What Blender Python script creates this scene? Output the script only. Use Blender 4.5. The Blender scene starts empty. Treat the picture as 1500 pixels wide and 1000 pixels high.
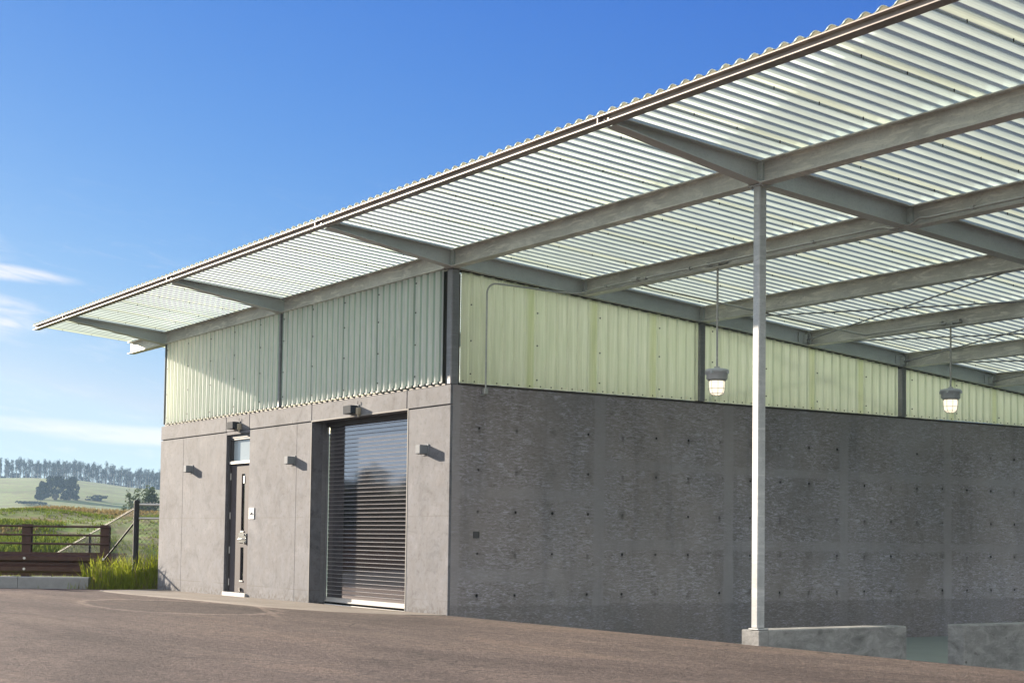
import bpy, bmesh, math, random
from mathutils import Vector, Matrix, noise
R = math.radians
scene = bpy.context.scene
C = scene.collection
random.seed(7)

# ------------------------------------------------------------------ helpers
class MB:
    """collects shapes, then builds ONE mesh object"""
    def __init__(s): s.v = []; s.f = []; s.m = []; s.sm = []
    def add(s, vs, fs, mi=0, smooth=False):
        o = len(s.v); s.v += [tuple(v) for v in vs]
        for f in fs: s.f.append([i + o for i in f]); s.m.append(mi); s.sm.append(smooth)
    def box(s, x0, x1, y0, y1, z0, z1, mi=0):
        vs = [(x, y, z) for z in (z0, z1) for y in (y0, y1) for x in (x0, x1)]
        s.add(vs, [(0, 2, 3, 1), (4, 5, 7, 6), (0, 1, 5, 4), (2, 6, 7, 3), (0, 4, 6, 2), (1, 3, 7, 5)], mi)
    def bevbox(s, x0, x1, y0, y1, z0, z1, b=.006, mi=0):
        bm = bmesh.new(); bmesh.ops.create_cube(bm, size=1)
        for v in bm.verts:
            v.co = Vector((x0 + (v.co.x + .5) * (x1 - x0), y0 + (v.co.y + .5) * (y1 - y0), z0 + (v.co.z + .5) * (z1 - z0)))
        bmesh.ops.bevel(bm, geom=bm.edges[:], offset=b, segments=1, affect='EDGES')
        bmesh.ops.recalc_face_normals(bm, faces=bm.faces[:])
        bm.verts.index_update()
        s.add([v.co[:] for v in bm.verts], [[v.index for v in f.verts] for f in bm.faces], mi); bm.free()
    def tube(s, path, r, n=8, mi=0, cap=True, smooth=True):
        path = [Vector(p) for p in path]; rings = []
        k = len(path); rad = r if isinstance(r, (list, tuple)) else [r] * k
        up = None
        for i, p in enumerate(path):
            d = (path[min(i + 1, k - 1)] - path[max(i - 1, 0)]).normalized()
            if up is None:
                up = Vector((0, 0, 1)) if abs(d.z) < .9 else Vector((1, 0, 0))
            a = d.cross(up)
            if a.length < 1e-6: a = d.orthogonal()
            a.normalize(); b = a.cross(d).normalized(); up = b
            rings.append([p + (a * math.cos(t * 2 * math.pi / n) + b * math.sin(t * 2 * math.pi / n)) * rad[i] for t in range(n)])
        vs = [v for ring in rings for v in ring]; fs = []
        for i in range(k - 1):
            for t in range(n):
                fs.append((i * n + t, i * n + (t + 1) % n, (i + 1) * n + (t + 1) % n, (i + 1) * n + t))
        s.add(vs, fs, mi, smooth)
        if cap:
            s.add(rings[0], [tuple(range(n))], mi); s.add(rings[-1], [tuple(range(n - 1, -1, -1))], mi)
    def lathe(s, prof, n=20, c=(0, 0, 0), mi=0, smooth=True):
        vs = []; fs = []
        for (r, z) in prof:
            for t in range(n):
                a = t * 2 * math.pi / n
                vs.append((c[0] + r * math.cos(a), c[1] + r * math.sin(a), c[2] + z))
        for i in range(len(prof) - 1):
            for t in range(n):
                fs.append((i * n + t, i * n + (t + 1) % n, (i + 1) * n + (t + 1) % n, (i + 1) * n + t))
        s.add(vs, fs, mi, smooth)
    def extr(s, poly0, poly1, mi=0, cap=True):
        n = len(poly0)
        fs = [(i, (i + 1) % n, n + (i + 1) % n, n + i) for i in range(n)]
        if cap: fs += [tuple(range(n - 1, -1, -1)), tuple(range(n, 2 * n))]
        s.add(list(poly0) + list(poly1), fs, mi)
    def ibeam(s, p0, p1, side, d0, d1, w, tf=.012, tw=.009):
        """I section; p0,p1 = centre of the TOP of the top flange, side = horizontal unit vector across"""
        side = Vector(side)
        def sec(p, d):
            q = [(-w/2, 0), (w/2, 0), (w/2, -tf), (tw/2, -tf), (tw/2, -d+tf), (w/2, -d+tf), (w/2, -d), (-w/2, -d), (-w/2, -d+tf), (-tw/2, -d+tf), (-tw/2, -tf), (-w/2, -tf)]
            return [Vector(p) + side * a + Vector((0, 0, b)) for a, b in q]
        s.extr(sec(p0, d0), sec(p1, d1))
    def build(s, name, mat=None, parent=None, loc=None, recalc=False):
        me = bpy.data.meshes.new(name); me.from_pydata(s.v, [], s.f)
        mats = mat if isinstance(mat, (list, tuple)) else [mat]
        for m in mats:
            if m: me.materials.append(m)
        me.polygons.foreach_set('material_index', s.m); me.polygons.foreach_set('use_smooth', s.sm)
        if recalc:
            bm = bmesh.new(); bm.from_mesh(me); bmesh.ops.recalc_face_normals(bm, faces=bm.faces[:]); bm.to_mesh(me); bm.free()
        me.update()
        o = bpy.data.objects.new(name, me); C.objects.link(o)
        if parent: o.parent = parent
        if loc: o.location = loc
        return o

def tag(o, label=None, cat=None, group=None, kind=None):
    if label: o['label'] = label
    if cat: o['category'] = cat
    if group: o['group'] = group
    if kind: o['kind'] = kind
    return o

def empty(name, loc, label, cat, group=None):
    o = bpy.data.objects.new(name, None); C.objects.link(o); o.location = loc
    o.empty_display_size = .3
    return tag(o, label, cat, group)

def copy_tree(o, parent=None):
    c = o.copy(); C.objects.link(c)
    if parent: c.parent = parent
    for ch in list(o.children): copy_tree(ch, c)
    return c

# ------------------------------------------------------------------ materials
class NT:
    def __init__(s, name):
        s.m = bpy.data.materials.new(name); s.m.use_nodes = True
        s.t = s.m.node_tree; s.t.nodes.clear()
        s.out = s.t.nodes.new('ShaderNodeOutputMaterial')
        s.co = None
    def n(s, t, **k):
        x = s.t.nodes.new('ShaderNode' + t)
        for a, b in k.items(): setattr(x, a, b)
        return x
    def link(s, a, b): s.t.links.new(a, b)
    def setin(s, x, i, v):
        if hasattr(v, 'is_output'): s.link(v, x.inputs[i])
        else: x.inputs[i].default_value = v
    def coord(s):
        if s.co is None: s.co = s.n('TexCoord').outputs['Object']
        return s.co
    def mapped(s, sc=(1, 1, 1), rot=(0, 0, 0), loc=(0, 0, 0)):
        x = s.n('Mapping'); s.link(s.coord(), x.inputs[0]); x.inputs['Scale'].default_value = sc; x.inputs['Rotation'].default_value = rot; x.inputs['Location'].default_value = loc
        return x.outputs[0]
    def noise(s, scale, detail=4, rough=.55, vec=None, dist=0):
        x = s.n('TexNoise'); s.link(vec or s.coord(), x.inputs['Vector'])
        x.inputs['Scale'].default_value = scale; x.inputs['Detail'].default_value = detail; x.inputs['Roughness'].default_value = rough; x.inputs['Distortion'].default_value = dist
        return x.outputs['Fac']
    def voro(s, scale, vec=None, feature='F1'):
        x = s.n('TexVoronoi', feature=feature); s.link(vec or s.coord(), x.inputs['Vector']); x.inputs['Scale'].default_value = scale
        return x.outputs['Distance']
    def math(s, op, a, b=0.0, c=0.0, clamp=False):
        x = s.n('Math', operation=op, use_clamp=clamp)
        s.setin(x, 0, a); s.setin(x, 1, b); s.setin(x, 2, c)
        return x.outputs[0]
    def ramp(s, f, stops):
        x = s.n('ValToRGB'); s.link(f, x.inputs[0]); e = x.color_ramp.elements
        while len(e) < len(stops): e.new(.5)
        for i, (p, c) in enumerate(stops):
            e[i].position = p; e[i].color = (c, c, c, 1) if isinstance(c, (int, float)) else (*c, 1)
        return x.outputs[0]
    def smooth(s, f, a, b, lo=0., hi=1.):
        x = s.n('MapRange', interpolation_type='SMOOTHSTEP'); s.setin(x, 0, f)
        for i, v in enumerate((a, b, lo, hi)): x.inputs[i + 1].default_value = v
        return x.outputs[0]
    def mix(s, f, a, b, mode='MIX'):
        x = s.n('Mix', data_type='RGBA', blend_type=mode)
        s.setin(x, 0, f)
        for i, v in ((6, a), (7, b)):
            if isinstance(v, tuple) and len(v) == 3: v = (*v, 1)
            s.setin(x, i, v)
        return x.outputs[2]
    def xyz(s, vec=None):
        x = s.n('SeparateXYZ'); s.link(vec or s.coord(), x.inputs[0]); return x.outputs
    def comb(s, x, y, z):
        c = s.n('CombineXYZ'); s.setin(c, 0, x); s.setin(c, 1, y); s.setin(c, 2, z); return c.outputs[0]
    def bump(s, h, strength=.3, dist=.02):
        x = s.n('Bump'); s.link(h, x.inputs['Height']); x.inputs['Strength'].default_value = strength; x.inputs['Distance'].default_value = dist
        return x.outputs[0]
    def pbr(s, col, rough=.6, metal=0., bump=None, spec=.5, coat=0):
        p = s.n('BsdfPrincipled')
        if isinstance(col, tuple): col = (*col, 1)
        s.setin(p, 'Base Color', col); s.setin(p, 'Roughness', rough); s.setin(p, 'Metallic', metal)
        p.inputs['Specular IOR Level'].default_value = spec
        if coat: p.inputs['Coat Weight'].default_value = coat
        if bump is not None: s.link(bump, p.inputs['Normal'])
        s.link(p.outputs[0], s.out.inputs[0])
        return s.m

def simple(name, col, rough=.5, metal=0., var=.15, scale=8, bs=.1, spec=.5):
    t = NT(name); n = t.noise(scale, 5)
    c = t.mix(n, tuple(x * (1 - var) for x in col), tuple(min(1, x * (1 + var)) for x in col))
    return t.pbr(c, rough, metal, t.bump(n, bs, .01), spec)

def mat_front_concrete():
    t = NT('smooth_cast_concrete')
    big = t.noise(.9, 4, .6); mid = t.noise(5, 6, .65)
    streak = t.noise(3.2, 5, .6, t.mapped((3.2, 3.2, .6)))
    fine = t.noise(55, 4, .7)
    c = t.mix(t.smooth(big, .3, .72), (0.1518, 0.1479, 0.1576), (0.193, 0.1927, 0.2089))
    c = t.mix(t.smooth(mid, .38, .66, 0, .75), c, (0.193, 0.1982, 0.2222))
    c = t.mix(t.smooth(streak, .48, .78, 0, .32), c, (0.134, 0.127, 0.1327))
    c = t.mix(t.smooth(streak, .22, .42, .18, 0), c, (0.2213, 0.2263, 0.2521))
    c = t.mix(t.smooth(fine, .40, .66, .0, .35), c, (0.1545, 0.1564, 0.1725))
    cloud = t.noise(2.2, 7, .72, None, .8); sc2 = t.noise(14, 5, .75)
    c = t.mix(t.smooth(cloud, .50, .66, 0, 1.), c, t.mix(1.0, c, (.72, .73, .74), 'MULTIPLY'))
    c = t.mix(t.smooth(cloud, .47, .36, 0, 1.), c, t.mix(1.0, c, (1.20, 1.19, 1.17), 'MULTIPLY'))
    c = t.mix(t.smooth(sc2, .52, .64, 0, .9), c, t.mix(1.0, c, (.72, .72, .72), 'MULTIPLY'))
    v = t.voro(9, t.mapped((1, 1, 1))); hole = t.smooth(v, .03, .07, 1, 0)
    sel = t.smooth(t.noise(4, 2), .52, .6)
    hole = t.math('MULTIPLY', hole, sel)
    c = t.mix(t.math('MULTIPLY', hole, .6), c, (0.07208, 0.07259, 0.0796))
    z = t.xyz()[2]
    x_ = t.xyz()[0]; zz = t.math('ADD', z, t.math('MULTIPLY', t.math('SUBTRACT', t.noise(1.1, 4), .5), .03))
    for z0, st in ((1.242, .40), (.172, .55)):
        c = t.mix(t.math('MULTIPLY', t.smooth(t.math('ABSOLUTE', t.math('SUBTRACT', zz, z0)), .003, .011, 1, 0), t.math('MULTIPLY', t.smooth(t.noise(1.6, 3), .36, .56), st)), c, (0.09921, 0.09207, 0.08539))
    lift = t.math('MULTIPLY', t.smooth(zz, 1.72, 1.80), .30); c = t.mix(lift, c, t.mix(1.0, c, (.84, .84, .85), 'MULTIPLY'))
    spl = t.math('MULTIPLY', t.smooth(z, .0, .16, 1, 0), t.smooth(t.noise(15, 5, .7), .46, .58))
    c = t.mix(t.math('MULTIPLY', spl, .85), c, (0.08757, 0.07816, 0.07297))
    h = t.math('ADD', t.math('MULTIPLY', mid, .4), t.math('SUBTRACT', t.math('MULTIPLY', fine, .25), hole))
    return t.pbr(c, .82, 0, t.bump(h, .25, .012), .35)

def mat_side_concrete():
    """board-marked form concrete: smooth patched bands over the form joints, tie holes in a grid, dark runs below them"""
    t = NT('plywood_formed_concrete')
    x, y, z = t.xyz()
    wob = t.math('MULTIPLY', t.math('SUBTRACT', t.noise(2.6, 4, .6), .5), .10)
    yw = t.math('ADD', y, wob); zw = t.math('ADD', z, wob)
    # vertical form joints every 2.28 m
    fy = t.math('FRACT', t.math('DIVIDE', t.math('SUBTRACT', yw, 2.34 - 1.14 - 2.28), 2.28))
    vb = t.smooth(t.math('ABSOLUTE', t.math('SUBTRACT', fy, .5)), .032, .046, 1, 0)
    first = t.math('LESS_THAN', y, 2.34)
    def band(za, w): return t.smooth(t.math('ABSOLUTE', t.math('SUBTRACT', zw, za)), w * .7, w * 1.15, 1, 0)
    b1 = t.math('MAXIMUM', band(1.55, .075), band(.50, .085)); b2 = t.math('MAXIMUM', band(1.975, .065), band(.91, .075))
    hb = t.math('ADD', t.math('MULTIPLY', b1, first), t.math('MULTIPLY', b2, t.math('SUBTRACT', 1.0, first)))
    low = t.smooth(zw, .09, .13, 1, 0)
    band_all = t.math('MULTIPLY', t.math('MAXIMUM', vb, t.math('MULTIPLY', hb, .8)), t.smooth(t.noise(1.3, 4, .6), .3, .55, .35, 1.))
    grain = t.noise(9, 8, .8, t.mapped((1, 1, 4.5)), 1.2)
    grain2 = t.noise(26, 5, .7, t.mapped((1, .8, 3.2)))
    patch = t.noise(1.6, 6, .68, None, .4); big = t.noise(.45, 3)
    c = t.mix(t.smooth(big, .3, .7), (0.2586, 0.2304, 0.2238), (0.3467, 0.3071, 0.2984))
    rough_c = t.mix(t.smooth(grain, .50, .60), c, (0.5501, 0.5055, 0.5845))
    rough_c = t.mix(t.smooth(grain, .47, .36, 0, .9), rough_c, (0.1169, 0.1061, 0.104))
    rough_c = t.mix(t.smooth(grain2, .5, .68, 0, .55), rough_c, (0.4951, 0.4606, 0.4689))
    m = t.smooth(patch, .34, .58, .25, 1)
    cc = t.mix(t.math('MULTIPLY', m, .9), c, rough_c)
    bcol = t.mix(t.noise(9, 4, .6), (0.337, 0.3058, 0.3083), (0.4057, 0.3683, 0.3743))
    cc = t.mix(t.math('MULTIPLY', band_all, .85), cc, bcol)
    cc = t.mix(t.math('MULTIPLY', low, t.smooth(grain2, .4, .6, .15, .6)), cc, (0.165, 0.1473, 0.1459))
    pour = t.noise(.55, 4, .6, t.mapped((1, 1, .8)), .5); drip = t.noise(1.5, 5, .65, t.mapped((1, 2.2, .22)))
    cc = t.mix(t.smooth(pour, .36, .66, 0, .55), cc, t.mix(1.0, cc, (.66, .66, .64), 'MULTIPLY'))
    cc = t.mix(t.smooth(drip, .52, .7, 0, .5), cc, t.mix(1.0, cc, (.70, .72, .74), 'MULTIPLY'))
    cc = t.mix(t.smooth(t.noise(.8, 3, .5, t.mapped((1, 1, 1), (0, 0, 0), (9, 2, 4))), .4, .65, 0, .5), cc, t.mix(1.0, cc, (.94, 1.0, 1.06), 'MULTIPLY'))
    # tie holes
    ty = t.math('FRACT', t.math('DIVIDE', t.math('SUBTRACT', y, .43 - .2875), .575)); tz = t.math('FRACT', t.math('DIVIDE', t.math('SUBTRACT', z, .243 - .2655), .531))
    dy = t.math('MULTIPLY', t.math('SUBTRACT', ty, .5), .575); dz = t.math('MULTIPLY', t.math('SUBTRACT', tz, .5), .531)
    r2 = t.math('SQRT', t.math('ADD', t.math('MULTIPLY', dy, dy), t.math('MULTIPLY', dz, dz)))
    within = t.math('MULTIPLY', t.math('LESS_THAN', z, 2.6), t.math('GREATER_THAN', z, .15))
    keep = t.smooth(t.noise(1.9, 2, .5, t.mapped((1, 1, 1), (0, 0, 0), (3, 7, 1))), .42, .56, .12, 1)
    hole = t.math('MULTIPLY', t.math('MULTIPLY', t.smooth(t.math('ADD', r2, t.math('MULTIPLY', t.math('SUBTRACT', t.noise(13, 3), .5), .035)), .010, .024, 1, 0), within), keep)
    halo = t.math('MULTIPLY', t.math('MULTIPLY', t.smooth(r2, .02, .10, .35, 0), within), t.smooth(t.noise(6, 3), .4, .62))
    run = t.math('MULTIPLY', t.smooth(t.math('ABSOLUTE', dy), .008, .03, 1, 0), t.math('MULTIPLY', t.smooth(dz, -.12, -.01, 0, 1), t.math('LESS_THAN', dz, .0)))
    run = t.math('MULTIPLY', t.math('MULTIPLY', run, within), t.smooth(t.noise(1.7, 2), .45, .6, 0, .55))
    cc = t.mix(halo, cc, (0.08803, 0.07676, 0.0746)); cc = t.mix(run, cc, (0.08253, 0.07165, 0.06928)); cc = t.mix(hole, cc, (0.01981, 0.01843, 0.01919))
    h = t.math('SUBTRACT', t.math('ADD', t.math('MULTIPLY', t.math('MULTIPLY', grain, m), .8), t.math('MULTIPLY', grain2, .3)), t.math('MULTIPLY', hole, 2.))
    return t.pbr(cc, .85, 0, t.bump(h, .55, .02), .3)

def mat_asphalt():
    t = NT('weathered_asphalt')
    x, y, z = t.xyz()
    fine = t.noise(38, 5, .8); grit = t.voro(34); mid = t.noise(3.2, 6, .6, t.mapped((.7, 1.2, 1))); big = t.noise(.33, 4, .55)
    roll = t.noise(.9, 5, .6, t.mapped((.28, 1.5, 1), (0, 0, R(-28))))
    c = t.mix(t.smooth(big, .3, .7), (0.1136, 0.0852, 0.07857), (0.1671, 0.124, 0.1106))
    c = t.mix(t.smooth(mid, .35, .68, 0, .6), c, (0.1061, 0.08017, 0.07426))
    c = t.mix(t.smooth(roll, .42, .66, 0, .75), c, (0.2048, 0.1537, 0.1329))
    c = t.mix(t.smooth(fine, .38, .60, .85, 0), c, (0.05915, 0.04641, 0.04406))
    c = t.mix(t.smooth(grit, .10, .30, .55, 0), c, (0.2908, 0.233, 0.2081))
    # darker re-paved patch by the doors (a flattened oval) and a pale sealed joint
    u = t.math('DIVIDE', t.math('ADD', x, 3.7), 2.5); w = t.math('DIVIDE', t.math('ADD', y, 2.15), 1.02)
    rr = t.math('ADD', t.math('SQRT', t.math('ADD', t.math('MULTIPLY', u, u), t.math('MULTIPLY', w, w))), t.math('MULTIPLY', t.math('SUBTRACT', mid, .5), .35))
    inside = t.smooth(rr, .94, 1.02, 1, 0); ring = t.math('MULTIPLY', t.smooth(rr, .92, 1.0), t.smooth(rr, 1.0, 1.10, 1, 0))
    c = t.mix(t.math('MULTIPLY', inside, .65), c, (0.06478, 0.05062, 0.04925)); c = t.mix(t.math('MULTIPLY', ring, .6), c, (0.2591, 0.2034, 0.1785))
    # line from (-5.4,-.3) to (.3,-2.4)
    lx, ly = 5.7, -2.07; L = math.hypot(lx, ly); lx /= L; ly /= L
    px = t.math('ADD', x, 5.39); py = t.math('ADD', y, .31)
    al = t.math('ADD', t.math('MULTIPLY', px, lx), t.math('MULTIPLY', py, ly)); pe = t.math('ABSOLUTE', t.math('SUBTRACT', t.math('MULTIPLY', px, ly), t.math('MULTIPLY', py, lx)))
    ln = t.math('MULTIPLY', t.smooth(pe, .025, .06, 1, 0), t.math('MULTIPLY', t.math('GREATER_THAN', al, 0.), t.smooth(al, 3.5, 7, 1, 0)))
    c = t.mix(t.math('MULTIPLY', ln, .5), c, (0.2908, 0.2237, 0.1883))
    sw = t.noise(.42, 5, .6, t.mapped((.35, 1.25, 1), (0, 0, R(22))), .7)
    c = t.mix(t.smooth(sw, .48, .60), c, t.mix(1.0, c, (.72, .72, .74), 'MULTIPLY')); c = t.mix(t.smooth(sw, .46, .36), c, t.mix(1.0, c, (1.18, 1.15, 1.10), 'MULTIPLY'))
    g1 = t.noise(7.5, 6, .85); g2 = t.noise(19, 4, .8)
    c = t.mix(t.smooth(g1, .50, .64), c, t.mix(1.0, c, (.66, .66, .67), 'MULTIPLY')); c = t.mix(t.smooth(g1, .49, .38), c, t.mix(1.0, c, (1.30, 1.29, 1.26), 'MULTIPLY'))
    c = t.mix(t.smooth(g2, .52, .62), c, t.mix(1.0, c, (.60, .60, .60), 'MULTIPLY')); c = t.mix(t.smooth(g2, .47, .38), c, t.mix(1.0, c, (1.35, 1.33, 1.30), 'MULTIPLY'))
    cv = t.n('TexVoronoi', feature='DISTANCE_TO_EDGE'); mpv = t.n('VectorMath', operation='ADD'); t.link(t.coord(), mpv.inputs[0])
    nv = t.n('TexNoise'); t.link(t.coord(), nv.inputs['Vector']); nv.inputs['Scale'].default_value = 1.3; nv.inputs['Detail'].default_value = 6; t.link(nv.outputs['Color'], mpv.inputs[1])
    t.link(mpv.outputs[0], cv.inputs['Vector']); cv.inputs['Scale'].default_value = .27
    crack = t.math('MULTIPLY', t.smooth(cv.outputs['Distance'], .0015, .0045, 1, 0), t.smooth(t.noise(.25, 2), .47, .60))
    c = t.mix(t.math('MULTIPLY', crack, .75), c, (0.03388, 0.02844, 0.0281))
    oil = t.math('MULTIPLY', t.smooth(t.voro(.42, t.mapped((1, 1, 1), (0, 0, 0), (2.3, 1.1, 0))), .05, .16, 1, 0), t.smooth(t.noise(5, 4), .35, .6))
    c = t.mix(t.math('MULTIPLY', oil, .5), c, (0.04841, 0.04267, 0.04316))
    tyre = t.noise(1.4, 4, .6, t.mapped((.06, 2.6, 1), (0, 0, R(14)))); c = t.mix(t.smooth(tyre, .56, .68, 0, .4), c, (0.07259, 0.05973, 0.05823))
    speck = t.voro(11); c = t.mix(t.math('MULTIPLY', t.smooth(speck, .05, .11, 1, 0), .5), c, (0.3097, 0.2657, 0.2511))
    h = t.math('ADD', t.math('ADD', t.math('MULTIPLY', fine, .35), t.math('MULTIPLY', g2, .8)), t.math('SUBTRACT', t.math('MULTIPLY', g1, .9), t.math('MULTIPLY', grit, .3)))
    return t.pbr(c, .9, 0, t.bump(h, .8, .03), .2)

def mat_pavement():
    t = NT('broomed_pavement'); a = t.noise(1.2, 5, .6, t.mapped((.5, 1.6, 1))); b = t.noise(60, 4, .7)
    c = t.mix(t.smooth(a, .3, .7), (0.1875, 0.1578, 0.132), (0.27, 0.2387, 0.208)); c = t.mix(t.smooth(b, .4, .7, 0, .4), c, (0.12, 0.104, 0.092))
    return t.pbr(c, .85, 0, t.bump(b, .25, .006), .3)

def mat_low_wall():
    t = NT('rough_grey_concrete'); a = t.noise(3, 6, .7); b = t.noise(4.5, 8, .78, t.mapped((1, 1, 2.2)), .5); f = t.noise(50, 3, .7)
    c = t.mix(t.smooth(a, .3, .7), (0.197, 0.197, 0.193), (0.312, 0.307, 0.299)); c = t.mix(t.smooth(b, .47, .6, 0, .65), c, (0.377, 0.373, 0.365)); c = t.mix(t.smooth(b, .45, .32, 0, .7), c, (0.115, 0.112, 0.107))
    v = t.voro(4.5); c = t.mix(t.smooth(v, .03, .09, .8, 0), c, (0.049, 0.049, 0.049))
    return t.pbr(c, .85, 0, t.bump(t.math('ADD', b, t.math('MULTIPLY', f, .3)), .5, .015), .3)

def mat_galv(name, lo, hi, warm, streak_mix, rough=.5, metal=.55):
    """galvanised steel: spangle + drifting streaks, part weathering, part painted light"""
    t = NT(name)
    big = t.noise(.8, 5, .65); sp = t.voro(38)
    w = t.n('NewGeometry').outputs['Position']
    mp = t.n('Mapping'); t.link(w, mp.inputs[0]); mp.inputs['Rotation'].default_value = (0, R(28), 0); mp.inputs['Scale'].default_value = (1.6, 1.2, 9)
    wipe = t.noise(1.6, 6, .72, mp.outputs[0], .8)
    c = t.mix(t.smooth(big, .3, .7), lo, hi)
    c = t.mix(t.smooth(sp, .0, .6, .25, 0), c, tuple(x * .7 for x in lo))
    c = t.mix(t.math('MULTIPLY', t.smooth(wipe, .46, .66), streak_mix), c, warm)
    return t.pbr(c, t.math('ADD', t.math('MULTIPLY', big, .2), rough - .1), metal, t.bump(wipe, .08, .004), .5)

def mat_fibreglass(name, col, trans, diff, streak=True, axis='z', glossy=.06):
    """thin translucent fibreglass sheet"""
    t = NT(name)
    sc = {'z': (9, 9, .35), 'y': (7, .3, 3)}[axis]
    n1 = t.noise(3.5, 5, .65, t.mapped(sc)); n2 = t.noise(1.2, 4, .6)
    c = t.mix(t.smooth(n1, .3, .72), tuple(x * .84 for x in col), tuple(min(1, x * 1.08) for x in col))
    c = t.mix(t.smooth(n2, .4, .75, 0, .35), c, tuple(a * b for a, b in zip(col, (.86, .90, .84))))
    tr = t.n('BsdfTranslucent'); tc = t.mix(1.0, c, (trans,) * 3, 'MULTIPLY'); t.link(tc, tr.inputs[0])
    df = t.n('BsdfDiffuse'); dc = t.mix(1.0, c, (diff,) * 3, 'MULTIPLY'); t.link(dc, df.inputs[0])
    ad = t.n('AddShader'); t.link(tr.outputs[0], ad.inputs[0]); t.link(df.outputs[0], ad.inputs[1])
    gl = t.n('BsdfGlossy'); gl.inputs['Roughness'].default_value = .32
    fr = t.n('Fresnel'); fr.inputs[0].default_value = 1.4
    mx = t.n('MixShader'); t.link(t.math('MULTIPLY', fr.outputs[0], glossy * 10, clamp=True), mx.inputs[0]); t.link(ad.outputs[0], mx.inputs[1]); t.link(gl.outputs[0], mx.inputs[2])
    t.link(mx.outputs[0], t.out.inputs[0])
    return t.m

def mat_glass(name, tint=(.02, .025, .03)):
    t = NT(name); n = t.noise(2, 2)
    return t.pbr(t.mix(n, tint, tuple(x * 1.5 for x in tint)), .03, 0, None, .8)

def mat_rolldoor():
    t = NT('bronze_slat_paint')
    dust = t.noise(1.6, 5, .6, t.mapped((1, 1, 1.4)), .6); fine = t.noise(9, 4, .65)
    z = t.xyz()[2]
    dd = t.math('MULTIPLY', t.smooth(dust, .40, .70), t.smooth(z, 2.2, .1, .15, 1.0))
    dd = t.math('MULTIPLY', dd, t.smooth(fine, .3, .7, .4, 1.))
    c = t.mix(t.math('MULTIPLY', dd, .4), (.33, .31, .325), (.26, .24, .24))
    return t.pbr(c, t.math('ADD', .055, t.math('MULTIPLY', dd, .03)), .95, None, .5)

def mat_leaf(name, a, b, trans=.3, rough=.6):
    t = NT(name)
    g = t.n('NewGeometry'); n = t.noise(1.1, 3); oi = t.n('ObjectInfo').outputs['Random']
    f = t.math('ADD', t.math('MULTIPLY', g.outputs['Random Per Island'], .65), t.math('MULTIPLY', oi, .35))
    c = t.mix(f, a, b)
    df = t.n('BsdfDiffuse'); t.link(c, df.inputs[0])
    tr = t.n('BsdfTranslucent'); t.link(t.mix(.5, c, (b[0] * 1.3, b[1] * 1.3, b[2])), tr.inputs[0])
    mx = t.n('MixShader'); mx.inputs[0].default_value = trans; t.link(df.outputs[0], mx.inputs[1]); t.link(tr.outputs[0], mx.inputs[2])
    t.link(mx.outputs[0], t.out.inputs[0])
    return t.m

def mat_land():
    t = NT('grassland_soil')
    big = t.noise(.012, 5, .6); mid = t.noise(.09, 5, .6, t.mapped((1, 1, 1)), .4); near = t.noise(.9, 6, .65)
    c = t.mix(t.smooth(big, .32, .68), (.13, .225, .05), (.23, .31, .085))
    c = t.mix(t.smooth(mid, .42, .68, 0, .7), c, (.075, .10, .032))
    c = t.mix(t.smooth(near, .38, .62, 0, .8), c, (.155, .12, .075))
    pal = t.noise(.05, 4, .6, t.mapped((1, .35, 1), (0, 0, R(30))))
    c = t.mix(t.smooth(pal, .60, .72, 0, .55), c, (.30, .28, .21))
    return t.pbr(c, .95, 0, t.bump(near, .5, .2), .1)

M = {}
M['front'] = mat_front_concrete(); M['side'] = mat_side_concrete(); M['asphalt'] = mat_asphalt(); M['pave'] = mat_pavement(); M['low'] = mat_low_wall()
M['steel'] = mat_galv('streak_lit_galvanised_beam', (.48, .47, .44), (.70, .69, .65), (.90, .87, .80), .85, .5, .1)  # pale warm streaks paint light falling through the roof, along with rust
M['frame'] = mat_galv('grey_galvanised_frame', (.52, .535, .515), (.66, .675, .655), (.70, .70, .67), .35, .5, .1)
M['fascia'] = mat_galv('fascia_steel', (.26, .225, .205), (.38, .335, .30), (.50, .45, .41), .5, .5, .25)
M['column'] = mat_galv('bright_galvanised_column', (.33, .34, .345), (.56, .57, .575), (.66, .66, .65), .6, .5, .3)
M['post'] = mat_galv('dull_galvanised_post', (.17, .17, .18), (.26, .26, .275), (.32, .32, .33), .35, .5, .4)
M['conduit'] = mat_galv('conduit_steel', (.36, .36, .35), (.50, .50, .48), (.6, .58, .54), .4, .45, .4)
M['deck'] = mat_fibreglass('roof_fibreglass', (.75, .90, .84), .62, .36, axis='y'); M['decklap'] = mat_fibreglass('yellowed_roof_fibreglass', (.79, .91, .75), .62, .35, axis='y')
M['sid'] = mat_fibreglass('siding_fibreglass', (.58, .71, .63), .44, .40, axis='z')
M['sidin'] = mat_fibreglass('siding_fibreglass_aged', (.97, 1.0, .77), .95, .05, axis='z')
M['sidrib'] = mat_fibreglass('siding_rib_glow', (.95, .99, .95), .56, .43, axis='z')  # paler crest and one slope: glow of light through the ribs, painted in
M['lip'] = simple('slat_edge_glint', (.50, .48, .475), .6, 0, .2, 4)  # pale lip colour stands in for the sun's glint on each slat
M['shadebox'] = simple('shade_dark_light_housing', (.05, .058, .07), .8, 0, .1, 8, .05, .08)  # darkened to carry the shade of a down-tilted front face
M['screw'] = simple('dark_screw', (.03, .03, .03), .5, .4)
M['dark'] = simple('dark_flashing', (.05, .042, .038), .6, .2)
M['door'] = simple('grey_purple_door_paint', (.085, .075, .082), .7, 0, .08, 5, .03, .2)
M['frameblk'] = simple('dark_door_frame', (.07, .066, .068), .45, .1)
M['alu'] = simple('pale_aluminium', (.62, .60, .58), .38, .5, .1)
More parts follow.
